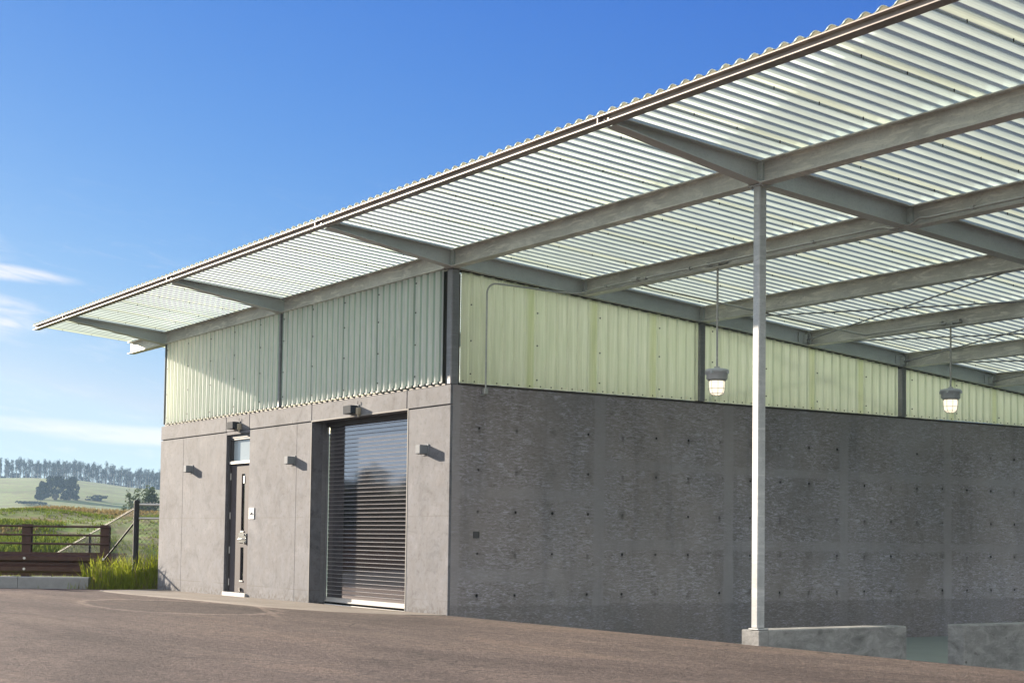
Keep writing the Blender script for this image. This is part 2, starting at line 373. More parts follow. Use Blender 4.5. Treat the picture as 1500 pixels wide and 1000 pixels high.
M['chrome'] = simple('brushed_lever_metal', (.55, .54, .52), .25, .9, .1)
M['glass'] = mat_glass('window_glass'); M['dglass'] = mat_glass('door_glass', (.008, .009, .01))
M['roll'] = mat_rolldoor()
M['lamp'] = simple('grey_lamp_enamel', (.50, .52, .55), .5, .1, .12, 12)
M['chamferlit'] = simple('chamfer_highlight_tone', (.27, .26, .25), .7, 0, .15, 6, .05, .15)
M['walllamp'] = simple('grey_light_box_paint', (.24, .255, .275), .7, 0, .08, 12, .05, .12)
M['tan'] = simple('tan_sensor_plastic', (.42, .37, .28), .5)
M['white'] = simple('white_plate', (.78, .77, .75), .5, 0, .04)
M['shed'] = simple('trowelled_shed_floor', (.27, .30, .28), .6, 0, .15, 2, .05)
M['palebounce'] = simple('pale_bounce_white', (.84, .84, .82), .6)  # near-white so the closed interior bounces more daylight
M['skypane'] = simple('sky_reflection_pane', (.40, .46, .50), .12, 0, .05)  # pale blue base paints the sky's reflection onto the pane
M['foam'] = simple('olive_closure_foam', (.20, .19, .13), .9)
M['grey'] = simple('grey_print', (.35, .34, .34), .6)
M['corten'] = simple('rusted_guardrail_steel', (.072, .034, .025), .6, .3, .45, 6, .25)
M['bark'] = simple('pale_bark', (.20, .18, .15), .9, 0, .3, 3)
M['darkbark'] = simple('dark_bark', (.06, .05, .04), .9, 0, .3, 3)
M['fencepost'] = simple('dark_fence_steel', (.016, .017, .019), .7, .1)
M['wire'] = simple('galvanised_wire', (.16, .16, .155), .5, .3)
M['kerb'] = simple('old_kerb_concrete', (.27, .27, .27), .85, 0, .3, 6, .3)
M['land'] = mat_land()
M['grass'] = mat_leaf('bright_grass_blade', (.05, .095, .012), (.36, .40, .05), .5)
M['levee'] = mat_leaf('levee_grass_blade', (.04, .075, .015), (.165, .21, .045), .3); M['dry'] = mat_leaf('dry_grass_blade', (.12, .095, .05), (.30, .24, .13), .3)
M['euc'] = mat_leaf('eucalyptus_leaf', (.025, .04, .025), (.06, .08, .045), .2)
M['euc'] = mat_leaf('eucalyptus_leaf', (.016, .026, .024), (.036, .052, .042), .12)
M['bush'] = mat_leaf('shrub_leaf', (.035, .055, .025), (.085, .11, .045), .25)
def mat_globe():
    t = NT('lit_lamp_glass'); n = t.noise(14, 2, .5, t.mapped((1, 1, 2)))
    e = t.n('Emission'); t.link(t.mix(n, (1., .80, .52), (1., .93, .78)), e.inputs[0]); e.inputs[1].default_value = .36
    p = t.n('BsdfPrincipled'); p.inputs['Base Color'].default_value = (.6, .58, .52, 1); p.inputs['Roughness'].default_value = .15
    a = t.n('AddShader'); t.link(e.outputs[0], a.inputs[0]); t.link(p.outputs[0], a.inputs[1]); t.link(a.outputs[0], t.out.inputs[0])
    return t.m
M['globe'] = mat_globe()

# ------------------------------------------------------------------ constants of the building
WX = -10.17            # far end of the sunlit front
BY = 13.9              # depth of building and canopy
H = 2.90               # top of the concrete
COLX = 5.684
ROOF0, ROOF1 = -11.90, 13.08
EAVE = -1.87
def zdeck(y): return 4.605 - .0833 * y

B = empty('storage_building', (0, 0, 0), 'concrete storage building with translucent corrugated siding and a long overhanging corrugated canopy roof', 'building')

# ---- front concrete wall: face panels with recessed joints on a backing slab
def front_wall():
    m = MB()
    g = .009
    f0, f1, b1 = 0., .035, .25
    low = [(WX, -9.064), (-9.056, -7.15), (-6.21, -4.470), (-4.464, -3.96), (-1.09, 0.)]
    for a, b in low:
        m.bevbox(a, b, f0, f1, -.30, 2.640, .003)
    up = [(WX, -7.19), (-7.172, -6.246), (-6.228, -3.985), (-3.967, -1.128), (-1.11, 0.)]
    for a, b in up:
        m.bevbox(a, b, f0, f1, 2.656, H, .004)
    # backing
    for a, b in [(WX + .002, -7.15), (-6.21, -3.96), (-1.09, -.252)]:
        m.box(a, b, f1, b1, -.30, H - .002)
    m.box(-7.15, -6.21, f1, b1, 2.60, H - .002); m.box(-7.15, -6.21, .003, f1, 2.60, 2.650)
    m.box(-3.96, -1.09, f1, b1, 2.645, H - .002); m.box(-3.96, -1.09, .001, f1, 2.642, 2.655)
    return m.build('concrete_wall', M['front'], B, recalc=True)
front_wall()
m = MB(); m.bevbox(-.25, -.001, .036, BY, -.9, H, .004); o = m.build('concrete_wall', M['side'], B); o['label'] = 'dark shaded side wall with tie holes and patched form joints'
m = MB(); m.box(WX, WX + .25, .25, BY, -.5, H); m.box(WX + .25, -.25, BY - .25, BY, -.5, H); m.build('concrete_wall', M['front'], B)
m = MB(); m.box(WX + .25, -.25, .25, BY - .25, -.2, .02); m.build('floor_slab', M['palebounce'], B)
m = MB(); m.box(-.275, -.252, .30, BY - .3, .03, H - .02); m.box(WX + .252, WX + .275, .30, BY - .3, .03, H - .02); m.box(WX + .30, -.30, BY - .28, BY - .252, .03, H - .02); m.build('bounce_panel', M['palebounce'], B)  # unseen white panels added to throw light onto the side siding
m = MB()      # dark flashing that closes the foot of the siding
m.box(WX + .17, -.13, -.004, .05, H, H + .028); m.box(-.05, .004, .13, BY - .05, H, H + .028); m.build('base_flashing', M['dark'], B)

# ---- siding sheets
PIT = .1695
RIBH = .036
def rib_profile(n, t0=0.):
    """(along, out) points of n box ribs"""
    pts = []
    for k in range(n):
        a = t0 + k * PIT
        pts += [(a, 0), (a + .100, 0), (a + .116, RIBH), (a + .152, RIBH)]
    pts.append((t0 + n * PIT, 0))
    return pts
def siding(plane, start, end, ztop, mat, sgn=1, mat2=None, screws=True):
    """sheets six ribs wide, lapped one rib; plane='front' (out = -Y) or 'side' (out = +X)"""
    s = start; k = 0
    total = end - start
    while s < end - .02:
        ribs = 6; pts = rib_profile(ribs + 1, -.0)
        m = MB(); off = .003 * (k % 2)
        use = [(a, o) for a, o in pts if s + a <= min(end, s + ribs * PIT + .10) + 1e-6]
        if s + use[-1][0] < end - .03 and len(use) < len(pts): pass
        vs0 = []; vs1 = []
        for a, o in use:
            a += s
            if plane == 'front': p = lambda z: (a, -o - off, z)
            else: p = lambda z: (o + off, a, z)
            vs0.append(p(H + .03)); vs1.append(p(ztop(a)))
        n = len(use)
        for i in range(n - 1):
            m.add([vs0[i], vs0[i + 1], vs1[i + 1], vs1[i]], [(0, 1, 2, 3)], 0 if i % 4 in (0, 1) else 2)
        if screws:
            a = s + .134
            for zz in (3.05, 3.48, 3.91, 4.28):
                zz += random.uniform(-.03, .03)
                if zz > ztop(a) - .06: continue
                if plane == 'front': m.box(a - .008, a + .008, -RIBH - off - .010, -RIBH - off, zz - .008, zz + .008, 1)
                else: m.box(RIBH + off, RIBH + off + .010, a - .008, a + .008, zz - .008, zz + .008, 1)
            for q in range(ribs):
                a2 = s + q * PIT + .04
                if a2 > end - .02: break
                zz = H + .055
                if plane == 'front': m.box(a2 - .035, a2 + .055, -off - .016, -off - .004, H + .029, H + .052, 1)
                else: m.box(off, off + .009, a2 - .007, a2 + .007, zz - .007, zz + .007, 1)
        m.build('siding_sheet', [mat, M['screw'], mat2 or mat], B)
        s += ribs * PIT; k += 1
ztA = lambda a: 4.378
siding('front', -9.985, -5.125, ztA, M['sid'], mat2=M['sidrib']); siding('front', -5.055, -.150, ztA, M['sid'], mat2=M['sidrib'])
RIBH = .024
ztB = lambda a: zdeck(a) - .246
for y0, y1 in ((.135, 4.04), (4.145, 8.10), (8.205, 12.2), (12.3, BY - .05)):
    siding('side', y0, y1, ztB, M['sidin'])
# far end and rear siding (lights the inside)
m = MB(); pts = rib_profile(80)
n = 0; v0 = []; v1 = []
for a, o in pts:
    if a > BY - .1: break
    v0.append((WX + .17 - o, .05 + a, H + .03)); v1.append((WX + .17 - o, .05 + a, zdeck(.05 + a) - .25)); n += 1
m.add(v0 + v1, [(i, i + 1, n + i + 1, n + i) for i in range(n - 1)])
m.build('siding_sheet', M['sidin'], B)
m = MB(); m.add([(WX + .2, BY - .05, H), (-.1, BY - .05, H), (-.1, BY - .05, zdeck(BY) - .2), (WX + .2, BY - .05, zdeck(BY) - .2)], [(0, 1, 2, 3)]); m.build('siding_sheet', M['sidin'], B)

m = MB()
for y0, y1 in ((.12, 4.04), (4.145, 8.10), (8.205, 12.2), (12.3, BY - .05)):
    m.extr([(-.030, y0, zdeck(y0) - .262), (-.010, y0, zdeck(y0) - .262), (-.010, y0, zdeck(y0) - .230), (-.030, y0, zdeck(y0) - .230)], [(-.030, y1, zdeck(y1) - .262), (-.010, y1, zdeck(y1) - .262), (-.010, y1, zdeck(y1) - .230), (-.030, y1, zdeck(y1) - .230)])
m.build('head_flashing', M['dark'], B, recalc=True)
# ---- posts in the siding
def sq_post(name, x0, x1, y0, y1, z0, z1, mat=M['post'], b=.008):
    m = MB(); m.bevbox(x0, x1, y0, y1, z0, z1, b); return m.build(name, mat, B)
sq_post('corner_post', -.115, .010, -.010, .105, H + .001, 4.37, b=.012)
m = MB(); m.box(-.30, -.10, .040, .052, H + .029, 4.37); m.box(-.052, -.040, .054, .145, H + .029, 4.32); m.build('corner_trim', M['dark'], B)
sq_post('mullion', -5.118, -5.062, -.036, .06, H + .029, 4.372)
sq_post('mullion', WX + .165, WX + .184, -.03, .06, H + .029, 4.372)
for y in (4.045, 8.105, 12.205): sq_post('mullion', -.08, .040, y, y + .095, H + .029, zdeck(y + .095) - .232)

# ---- frames (sloping, along Y) with tapered cantilever brackets
FD = .225; FW = .15
for x in (-10.09, -5.09, -.01, COLX, 11.38):
    inside = x < -.5
    m = MB(); m.ibeam((x, -.0, zdeck(0) - .002), (x, BY - .1, zdeck(BY - .1) - .002), (1, 0, 0), FD, FD, FW)
    if True:
        for k in range(0, 7):            # fin plates the purlins bolt to
            y = k * 2.05
            if x > -.5:
                zt = zdeck(y) - .014
                m.box(x + .006, x + .078, y - .030, y - .022, zt - FD + .030, zt - .004)
                for zz in (.075, .145):
                    m.box(x + .035, x + .055, y - .038, y - .030, zt - zz - .012, zt - zz + .008)
        m.box(x - .078, x - .006, -.012, -.004, zdeck(0) - FD + .014, zdeck(0) - .018)
    m.build('roof_beam', M['frame'], B)
    m = MB()
    m.ibeam((x, -.002, zdeck(0) - .002), (x, EAVE + .115, zdeck(EAVE + .115) - .002), (1, 0, 0), FD, .082, FW * .95, .011)
    m.build('cantilever_bracket', M['frame'], B)
# ---- purlins along X between frames
xs = [ROOF0, -10.09, -5.09, -.01, COLX, 11.38, ROOF1]
for k in range(0, 7):
    y = k * 2.05
    for a, b in zip(xs[:-1], xs[1:]):
        if k > 0 and b < 0.5: continue        # inside the closed building
        x0 = a + (.078 if a > ROOF0 + .01 else 0); x1 = b - (.078 if b < ROOF1 - .01 else 0)
        zt = zdeck(y) - .009
        m = MB(); m.ibeam((x0, y, zt), (x1, y, zt), (0, 1, 0), FD - .006, FD - .006, .142)
        m.build('purlin', M['steel'], B)
# ---- eave beam
m = MB()
fz = zdeck(EAVE) - .001
m.ibeam((ROOF0 + .01, EAVE + .057, fz), (ROOF1 - .01, EAVE + .057, fz), (0, 1, 0), .078, .078, .114, .010, .008)
for x in (-10.13, -5.10, -.14, 5.60, 11.3):
    m.box(x - .006, x + .006, EAVE + .006, EAVE + .050, fz - .067, fz - .011)
    for dx in (.07, .13): m.tube([(x + dx, EAVE + .053, fz - .045), (x + dx, EAVE + .028, fz - .045)], .014, 6)
m.build('eave_beam', M['fascia'], B)

# ---- corrugated roof: lapped sheets
RP = .168
def roof_sheets():
    x = ROOF0; k = 0
    while x < ROOF1 - .05:
        m = MB(); off = .003 * (k % 2); nseg = 10; n = 0; v0 = []; v1 = []
        x1 = min(ROOF1, x + 6 * RP + .017)
        cnt = int(round((x1 - x) / (RP / nseg)))
        for i in range(cnt + 1):
            xx = x + i * RP / nseg
            ph = (xx - ROOF0) / RP * 2 * math.pi
            c = math.cos(ph); w = (1 - math.copysign(abs(c) ** .8, c)) * .018
            zz = w + off + .001
            v0.append((xx, EAVE - .004, zdeck(EAVE - .004) + zz)); v1.append((xx, BY + .1, zdeck(BY + .1) + zz)); n += 1
        for i in range(n - 1): m.add([v0[i], v0[i + 1], v1[i + 1], v1[i]], [(0, 1, 2, 3)], 2 if i < 10 else 0, True)
        # self-drilling screws with rubber washers poking through at the lap
        y = EAVE + .55
        while y < BY - .3:
            yy = y + random.uniform(-.03, .03); xx = x + .031
            m.tube([(xx, yy, zdeck(yy) + .015), (xx, yy, zdeck(yy) - .012)], [.006, .003], 5, 1)
            y += .52
        m.build('roof_sheet', [M['deck'], M['screw'], M['decklap']], B)
        x += 6 * RP; k += 1
roof_sheets()
m = MB(); nn = int((ROOF1 - ROOF0) / RP * 8)          # foam closure under the corrugation at the eave
lo_ = []; hi_ = []
for i in range(nn + 1):
    xx = ROOF0 + i * RP / 8; c = math.cos((xx - ROOF0) / RP * 2 * math.pi); w_ = (1 - math.copysign(abs(c) ** .8, c)) * .018
    lo_.append((xx, zdeck(EAVE) - .0005)); hi_.append((xx, zdeck(EAVE) + max(w_ - .004, .0)))
y0_, y1_ = EAVE + .002, EAVE + .04
k = nn + 1
m.add([(x, y0_, z) for x, z in lo_] + [(x, y0_, z) for x, z in hi_] + [(x, y1_, z) for x, z in lo_] + [(x, y1_, z) for x, z in hi_],
      [(i, i + 1, k + i + 1, k + i) for i in range(nn)] + [(2 * k + i + 1, 2 * k + i, 3 * k + i, 3 * k + i + 1) for i in range(nn)])
m.build('eave_closure', M['foam'], B)

# ---- column with base plate
def column(x, y, z0):
    c = MB(); c.bevbox(x - .04, x + .052, y - .03, y + .064, z0 + .012, zdeck(0) - FD - .002, .009)
    col = c.build('column', M['column'], B)
    q = MB(); q.bevbox(x - .07, x + .065, y - .036, y + .10, z0 - .002, z0 + .012, .003)
    q.build('base_plate', M['column'], col)
    q = MB(); q.box(x - .09, x + .10, y - .05, y + .10, zdeck(0) - FD - .014, zdeck(0) - FD - .003)
    for a in (-.075, .085):
        q.tube([(x + a, y - .02, zdeck(0) - FD - .03), (x + a, y - .02, zdeck(0) - FD - .013)], .012, 6)
    q.build('cap_plate', M['column'], col)
    return col
column(COLX - .01, 0., .148)
column(11.38, 0., -.1)

# ---- conduit run, junction boxes, brace rods
def arc(c, r, a0, a1, ax, ay, n=6):
    return [Vector(c) + Vector(ax) * r * math.cos(a0 + (a1 - a0) * i / n) + Vector(ay) * r * math.sin(a0 + (a1 - a0) * i / n) for i in range(n + 1)]
zc = lambda y: zdeck(y) - FD - .02
m = MB()
path = [(.055, .485, 2.87), (.055, .485, 4.09)] + arc((.055, .625, 4.09), .14, math.pi, math.pi / 2, (0, 1, 0), (0, 0, 1)) 
path = [Vector(p) for p in path]
path += [Vector((.058, .9, 4.228)), Vector((.062, 1.55, 4.215)), Vector((.075, 1.83, zc(1.85) + .012))]
path += [Vector((.12, 1.935, zc(1.95) + .035)), Vector((.30, 1.95, zc(1.95) + .05)), Vector((.6, 1.955, zc(1.95) + .055)), Vector((2.72, 1.955, zc(1.95) + .055))]
m.tube(path, .012, 8)
cd = m.build('conduit', M['conduit'], B)
m = MB(); m.bevbox(.012, .075, .455, .515, 2.80, 2.875, .008); m.tube([(.03, .485, 2.80), (.03, .47, 2.79), (.03, .42, 2.785)], .009, 6); m.build('junction_box', M['conduit'], cd)
m = MB(); y = 1.955; z = zc(1.95) + .055
pts = [(2.72, y, z), (5.35, y, z), (5.47, y - .01, z - .012), (5.55, y - .02, z - .04), (5.82, y - .02, z - .04), (5.93, y - .01, z + .01), (6.05, y, z), (11.2, y, z)]
m.tube(pts, .013, 8)
for x in (.62, 2.3, 4.4, 6.6, 8.8): m.box(x - .02, x + .02, y - .018, y + .03, z - .012, z + .022)
cd2 = m.build('conduit', M['conduit'], B)
m = MB(); m.bevbox(1.19, 1.31, 1.92, 1.985, z - .02, z + .03, .006); m.build('junction_box', M['conduit'], cd2); m = MB(); m.bevbox(1.42, 1.47, 1.93, 1.98, z - .02, z + .02, .006); m.build('junction_box', M['conduit'], cd2)
m = MB(); m.tube([(1.27, 2.0, zc(2.0) + .02), (1.28, 2.2, zc(2.2) + .0), (1.30, 6.0, zc(6.0) + .02), (1.31, 6.055, zc(6.05) + .04), (1.45, 6.055, zc(6.05) + .05), (2.70, 6.055, zc(6.05) + .05)], .012, 8); m.build('conduit', M['conduit'], B)
def rod(p, q, r=.010):
    m = MB(); m.tube([p, q], r, 6); d = (Vector(q) - Vector(p)).normalized()
    m.tube([Vector(p) - d * .0, Vector(p) + d * .16], r * 1.7, 6)
    m.build('brace_rod', M['post'], B)
for (ya, yb) in ((4.10, 6.15), (6.15, 8.2), (8.2, 10.25)):
    za, zb = zdeck(ya) - .15, zdeck(yb) - .15
    rod((.09, yb - .10, zb), (COLX - .1, ya + .10, za)); rod((.09, ya + .10, za - .02), (COLX - .1, yb - .10, zb - .02))
    m = MB(); m.box(.005, .012, yb - .2, yb + .12, zdeck(yb) - .21, zdeck(yb) - .03); m.box(.012, .10, yb - .115, yb - .10, zdeck(yb) - .19, zdeck(yb) - .07); m.build('gusset_plate', M['frame'], B)
# wall bracing behind the siding (its shape shows through faintly)
for a, b in (((-.060, 4.2, 4.05), (-.060, 8.05, 2.98)), ((-.076, 4.2, 2.98), (-.076, 8.05, 3.70))): rod(a, b, .009)

# ---- personnel door
dx0, dx1, dy = -7.15, -6.21, .10
m = MB()
m.box(dx0, dx0 + .055, dy - .055, dy + .09, .0, 2.60); m.box(dx1 - .05, dx1, dy - .055, dy + .09, .0, 2.60)
m.box(dx0 + .055, dx1 - .05, dy - .055, dy + .09, 2.545, 2.60); m.build('door_frame', M['frameblk'], B)
dl, dr, d0, d1 = dx0 + .057, dx1 - .052, .048, 2.115
m = MB()
wl, wr = -6.675, -6.545           # tall narrow lights
def panel(x0, x1, z0, z1): m.box(x0, x1, dy - .02, dy + .025, z0, z1)
panel(dl, wl, d0, d1); panel(wr, dr, d0, d1); panel(wl, wr, d0, .235); panel(wl, wr, .77, 1.03); panel(wl, wr, 1.955, d1)
door = m.build('door', M['door'], B); door['label'] = 'grey steel door with tall narrow glass strips'
m = MB(); m.box(wl - .001, wr + .001, dy + .002, dy + .012, .234, .771); m.build('door_window', M['dglass'], door)
m = MB(); m.box(wl - .001, wr + .001, dy + .002, dy + .012, 1.029, 1.956); m.build('door_window', M['dglass'], door)
for z in (.235, 1.03):
    m = MB(); m.box(wl, wr, dy - .032, dy - .021, z - .02, z + .004); m.build('window_bead', M['alu'], door)
m = MB(); m.box(wr - .055, wr - .005, dy - .028, dy - .012, 1.80, 1.92); m.build('window_bead', M['alu'], door)
m = MB(); m.bevbox(-6.735, -6.435, dy - .035, dy - .021, .84, 1.0, .005); m.tube([(-6.46, dy - .03, .90), (-6.46, dy - .075, .90), (-6.49, dy - .085, .90), (-6.60, dy - .085, .90)], .014, 8); m.tube([(-6.47, dy - .02, .965), (-6.47, dy - .06, .965)], .022, 10); m.tube([(-6.47, dy - .02, .84), (-6.47, dy - .055, .84)], .024, 10)
m.build('lever_handle', M['chrome'], door)
for z in (.20, .72, 1.28, 1.92):
    m = MB(); m.tube([(dl - .004, dy - .032, z - .055), (dl - .004, dy - .032, z + .055)], .011, 8); m.build('hinge', M['alu'], door)
m = MB(); m.bevbox(-6.66, -6.60, dy - .05, dy - .021, .07, .12, .006); m.tube([(-6.63, dy - .04, .08), (-6.58, dy - .05, .055)], .012, 8); m.build('kick_stop', M['dark'], door)
m = MB(); m.bevbox(dx0 + .02, dx1 - .0, -.035, dy + .08, -.05, .042, .004); m.build('door_sill', M['alu'], B)
m = MB(); m.bevbox(dl - .002, dr + .002, dy - .065, dy + .03, 2.118, 2.165, .004)
tw = m.build('transom_window', M['alu'], B)
m = MB(); m.box(dl, dr, dy - .045, dy - .0, 2.515, 2.544); m.box(dl, dl + .03, dy - .03, dy + .0, 2.166, 2.514); m.box(dr - .03, dr, dy - .03, dy + .0, 2.166, 2.514); m.build('window_frame', M['frameblk'], tw)
m = MB(); m.box(dl, dr, dy + .001, dy + .009, 2.166, 2.543); m.build('window_pane', M['skypane'], tw)

# ---- pale strips that paint the lit chamfers round the big opening
m = MB(); m.box(-3.978, -3.959, -.004, -.0005, 0, 2.660); m.box(-1.091, -1.066, -.004, -.0005, 0, 2.660); m.box(-3.958, -1.092, -.004, -.0005, 2.643, 2.660); m.build('chamfer_highlight', M['chamferlit'], B)
# ---- roll-up door
rx0, rx1, ry, rt = -3.96, -1.09, .275, 2.645
m = MB()
SP = .0588; prof = []
z = .075
while z < rt - .06:
    prof += [(.004, z), (-.004, z + .004), (-.0040, z + .0515), (.003, z + .0550), (.005, z + .0580)]
    z += SP
n = len(prof)
m.add([(rx0 + .05, ry + a, b) for a, b in prof] + [(rx1 - .02, ry + a, b) for a, b in prof], [])
base_ = len(m.v) - 2 * n
for i in range(n - 1): m.f.append([base_ + q for q in (i, n + i, n + i + 1, i + 1)]); m.m.append(1 if i % 5 == 2 else 0); m.sm.append(False)
rd = m.build('roll_up_door', [M['roll'], M['lip']], B); rd['label'] = 'dark bronze slatted roll-up door'
m = MB(); m.box(rx0 + .05, rx1 - .02, ry - .022, ry + .01, .012, .076); m.box(rx0 + .05, rx1 - .02, ry - .045, ry - .022, .012, .030); m.build('bottom_bar', M['alu'], rd)
m = MB(); m.box(rx0 + .002, rx0 + .055, ry - .040, ry - .020, 0, rt - .003); m.box(rx0 + .002, rx0 + .012, ry - .10, ry - .041, 0, rt - .003)
for i in range(22):
    zz = .1 + i * .115; m.box(rx0 + .030, rx0 + .045, ry - .046, ry - .040, zz, zz + .02)
m.build('door_guide', M['post'], rd)
m = MB(); m.box(rx1 - .05, rx1 - .002, ry - .040, ry - .020, 0, rt - .003); m.build('door_guide', M['frameblk'], rd)
m = MB(); m.box(rx0 + .06, rx1 - .055, ry - .06, ry - .012, rt - .075, rt - .002); m.build('door_hood', M['dark'], rd)
m = MB(); m.box(rx0, rx1, .25, .62, -.02, .010); m.box(rx0 - .1, rx1 + .1, .62, .65, -.2, 2.8); m.build('door_backing', M['dark'], B)
m = MB(); m.box(dx0 - .1, dx1 + .1, .252, .28, .0, 2.75); m.build('door_backing', M['dark'], B)
# small blank outlet cover on the shaded wall
m = MB(); m.box(.0, .012, .362, .374, .97, 1.055); m.box(.0, .012, .436, .448, .97, 1.055); m.box(.0, .012, .3742, .4358, .97, .982); m.box(.0, .012, .3742, .4358, 1.043, 1.055); m.box(.0, .006, .3742, .4358, .9822, 1.0428); m.build('outlet_cover', M['frameblk'], B)

# ------------------------------------------------------------------ wall lights
def wall_light(x, z, w, sensor, label):
    t = empty('wall_light', (x, 0, z), label, 'light', 'box lights on the front wall')
    h = .115; d = .125
    m = MB()
    m.bevbox(-w / 2, w / 2, -d, -.012, -h / 2, h / 2, .006)
    m.build('housing', M['shadebox'] if sensor else M['walllamp'], t, recalc=True)
    m = MB(); m.bevbox(-w / 2 - .012, w / 2 + .02, -.0118, -.001, -h / 2 - .02, h / 2 + .012, .003); m.build('mounting_plate', M['walllamp'], t)
    m = MB(); m.box(-w / 2 + .02, w / 2 - .02, -d + .02 if not sensor else -.029, -.03 if not sensor else -.014, -h / 2 - .006, -h / 2 + .0); m.build('lens', M['grey'], t)
    if sensor:
        m = MB(); m.bevbox(w / 2 + .022, w / 2 + .075, -.06, -.001, -h / 2 - .015, h / 2 - .035, .006); m.tube([(w / 2 + .048, -.03, -h / 2 - .015), (w / 2 + .048, -.03, -h / 2 - .05)], .016, 8); m.build('sensor', M['tan'], t)
        m = MB(); m.tube([(w / 2 + .01, -.02, h / 2 + .01), (w / 2 + .01, -.02, h / 2 + .06)], .005, 6); m.build('cable', M['dark'], t)
wall_light(-8.66, 2.088, .12, False, 'grey box wall light on the bare concrete left of the grey door, with no sensor')
wall_light(-6.74, 2.735, .24, True, 'grey wide box light with a tan sensor above the narrow grey door')
wall_light(-4.575, 2.098, .12, False, 'grey box wall light on the concrete between the grey door and the roll-up door')
wall_light(-2.61, 2.735, .24, True, 'grey wide box light with a tan sensor above the roll-up door')
wall_light(-.60, 2.100, .12, False, 'grey box wall light on the narrow concrete pier right of the roll-up door')
# small plate beside the door
t = empty('wall_sign', (-6.065, 0, 1.31), 'small square white sign plate on the concrete right of the grey door', 'sign')
m = MB(); m.bevbox(-.10, .10, -.012, -.001, -.09, .09, .003); m.build('plate', M['white'], t)
m = MB(); m.tube([(-.02, -.014, .0), (.02, -.014, .0)], .022, 8); m.box(-.04, .04, -.015, -.0121, -.055, -.035); m.build('emblem', M['grey'], t)

# ------------------------------------------------------------------ pendant lamps
def pendant(x, y, ztop, zcap, label):
    t = empty('pendant_light', (x, y, zcap), label, 'light', 'hanging canopy lamps')
    L = ztop - zcap
    m = MB(); m.bevbox(-.05, .05, -.03, .03, L - .01, L + .035, .006); m.tube([(-.16, .0, L + .03), (.18, .0, L + .03)], .016, 8)
    for a in (-.15, .15): m.box(a - .018, a + .018, -.03, .05, L + .02, L + .065)
    m.build('bracket', M['conduit'], t)
    m = MB(); m.tube([(0, 0, .0), (0, 0, L)], .013, 10); m.lathe([(.013, .03), (.035, .02), (.04, -.005)], 14); m.build('stem', M['conduit'], t)
    m = MB(); m.lathe([(.0, .0), (.12, -.002), (.172, -.012), (.18, -.03), (.18, -.055), (.162, -.06), (.160, -.135), (.150, -.15), (.118, -.152), (.118, -.165), (.0, -.165)], 24)
    for k in range(4):
        a = k * math.pi / 2 + .4; m.box(.17 * math.cos(a) - .02, .17 * math.cos(a) + .02, .17 * math.sin(a) - .02, .17 * math.sin(a) + .02, -.075, -.035)
    m.build('housing', M['lamp'], t)
    m = MB(); m.lathe([(.112, -.166), (.118, -.19), (.112, -.28), (.100, -.33), (.06, -.352), (.0, -.358)], 20); m.build('globe', M['globe'], t)
    m = MB()
    for k in range(8):
        a = k * math.pi / 4 + .2; c, s_ = math.cos(a), math.sin(a)
        m.tube([(.128 * c, .128 * s_, -.160), (.132 * c, .132 * s_, -.22), (.120 * c, .120 * s_, -.30), (.10 * c, .10 * s_, -.345), (.02 * c, .02 * s_, -.372)], .0035, 5)
    for z, r in ((-.27, .127), (-.335, .108)):
        m.tube([(r * math.cos(i * math.pi / 10), r * math.sin(i * math.pi / 10), z) for i in range(21)], .0035, 5)
    m.lathe([(.122, -.160), (.134, -.160), (.134, -.170), (.122, -.170)], 20)
    m.build('guard', M['conduit'], t)
    for c in t.children:
        if c.name.split('.')[0] in ('housing', 'globe', 'guard'): c.scale = (.78, .78, .88)
pendant(2.735, 2.03, 4.225, 3.01, 'caged pendant lamp left of the bright square column, hanging from the near purlin')
pendant(2.705, 6.13, 3.885, 3.035, 'caged pendant lamp right of the bright square column, hanging farther back')

# ------------------------------------------------------------------ low walls of the canopy
m = MB(); m.bevbox(5.50, 5.75, -.03, .085, -.6, .142, .008); m.bevbox(5.502, 5.748, .0865, 1.967, -.6, .146, .012)
tag(m.build('low_wall', M['low'], None, recalc=True), 'short low concrete wall whose end block carries the bright square column', 'low wall', 'low concrete walls under the canopy')
m = MB(); m.bevbox(5.515, 5.75, 2.822, 13.6, -.9, .137, .012)
tag(m.build('low_wall', M['low'], None, recalc=True), 'low concrete wall beyond the gap, running out of the picture', 'low wall', 'low concrete walls under the canopy')

# ------------------------------------------------------------------ ground
V = Vector((-.857, .515)); U = Vector((.515, .857)); CAM = Vector((16.637, -9.956))
def xkerb(y): return -10.95 + (y + 1.127) * .601
def zfront(x, y):
    z = .0042 * max(-12, min(x, 0))
    f = min(1, max(0, (-y - .3) / 1.5)); f *= min(1, max(0, (9 - abs(x + 1)) / 3)) if x > 0 else 1
    z += f * (noise.noise(Vector((x * .35, y * .35, 1.7))) * .014 + noise.noise(Vector((x * .11, y * .11, 4.))) * .018)
    d = math.hypot(x - 6, y + 2)
    if d > 8 and y < -4: z -= min(.35, (d - 8) * .02) * min(1, (-y - 4) / 4)
    return z
m = MB(); ys = [0, -.15, -.3, -.5, -.75] + [-1 - .3 * i for i in range(40)] + [-13.5 - 1.5 * i for i in range(22)]
NX = 120; ix = []
for y in ys:
    xa = xkerb(y) if y < -.2 else WX + .1
    row = []
    for i in range(NX + 1):
        u = i / NX; x = xa + (18 - xa) * u if u < .85 else None
        if x is None: xm = xa + (18 - xa) * .85; x = xm + (55 - xm) * ((u - .85) / .15)
        row.append((x, y, zfront(x, y)))
    ix.append(row)
vs = [p for r in ix for p in r]; fs = []
for j in range(len(ys) - 1):
    for i in range(NX):
        a = j * (NX + 1) + i; fs.append((a, a + NX + 1, a + NX + 2, a + 1))
m.add(vs, fs, 0, True)
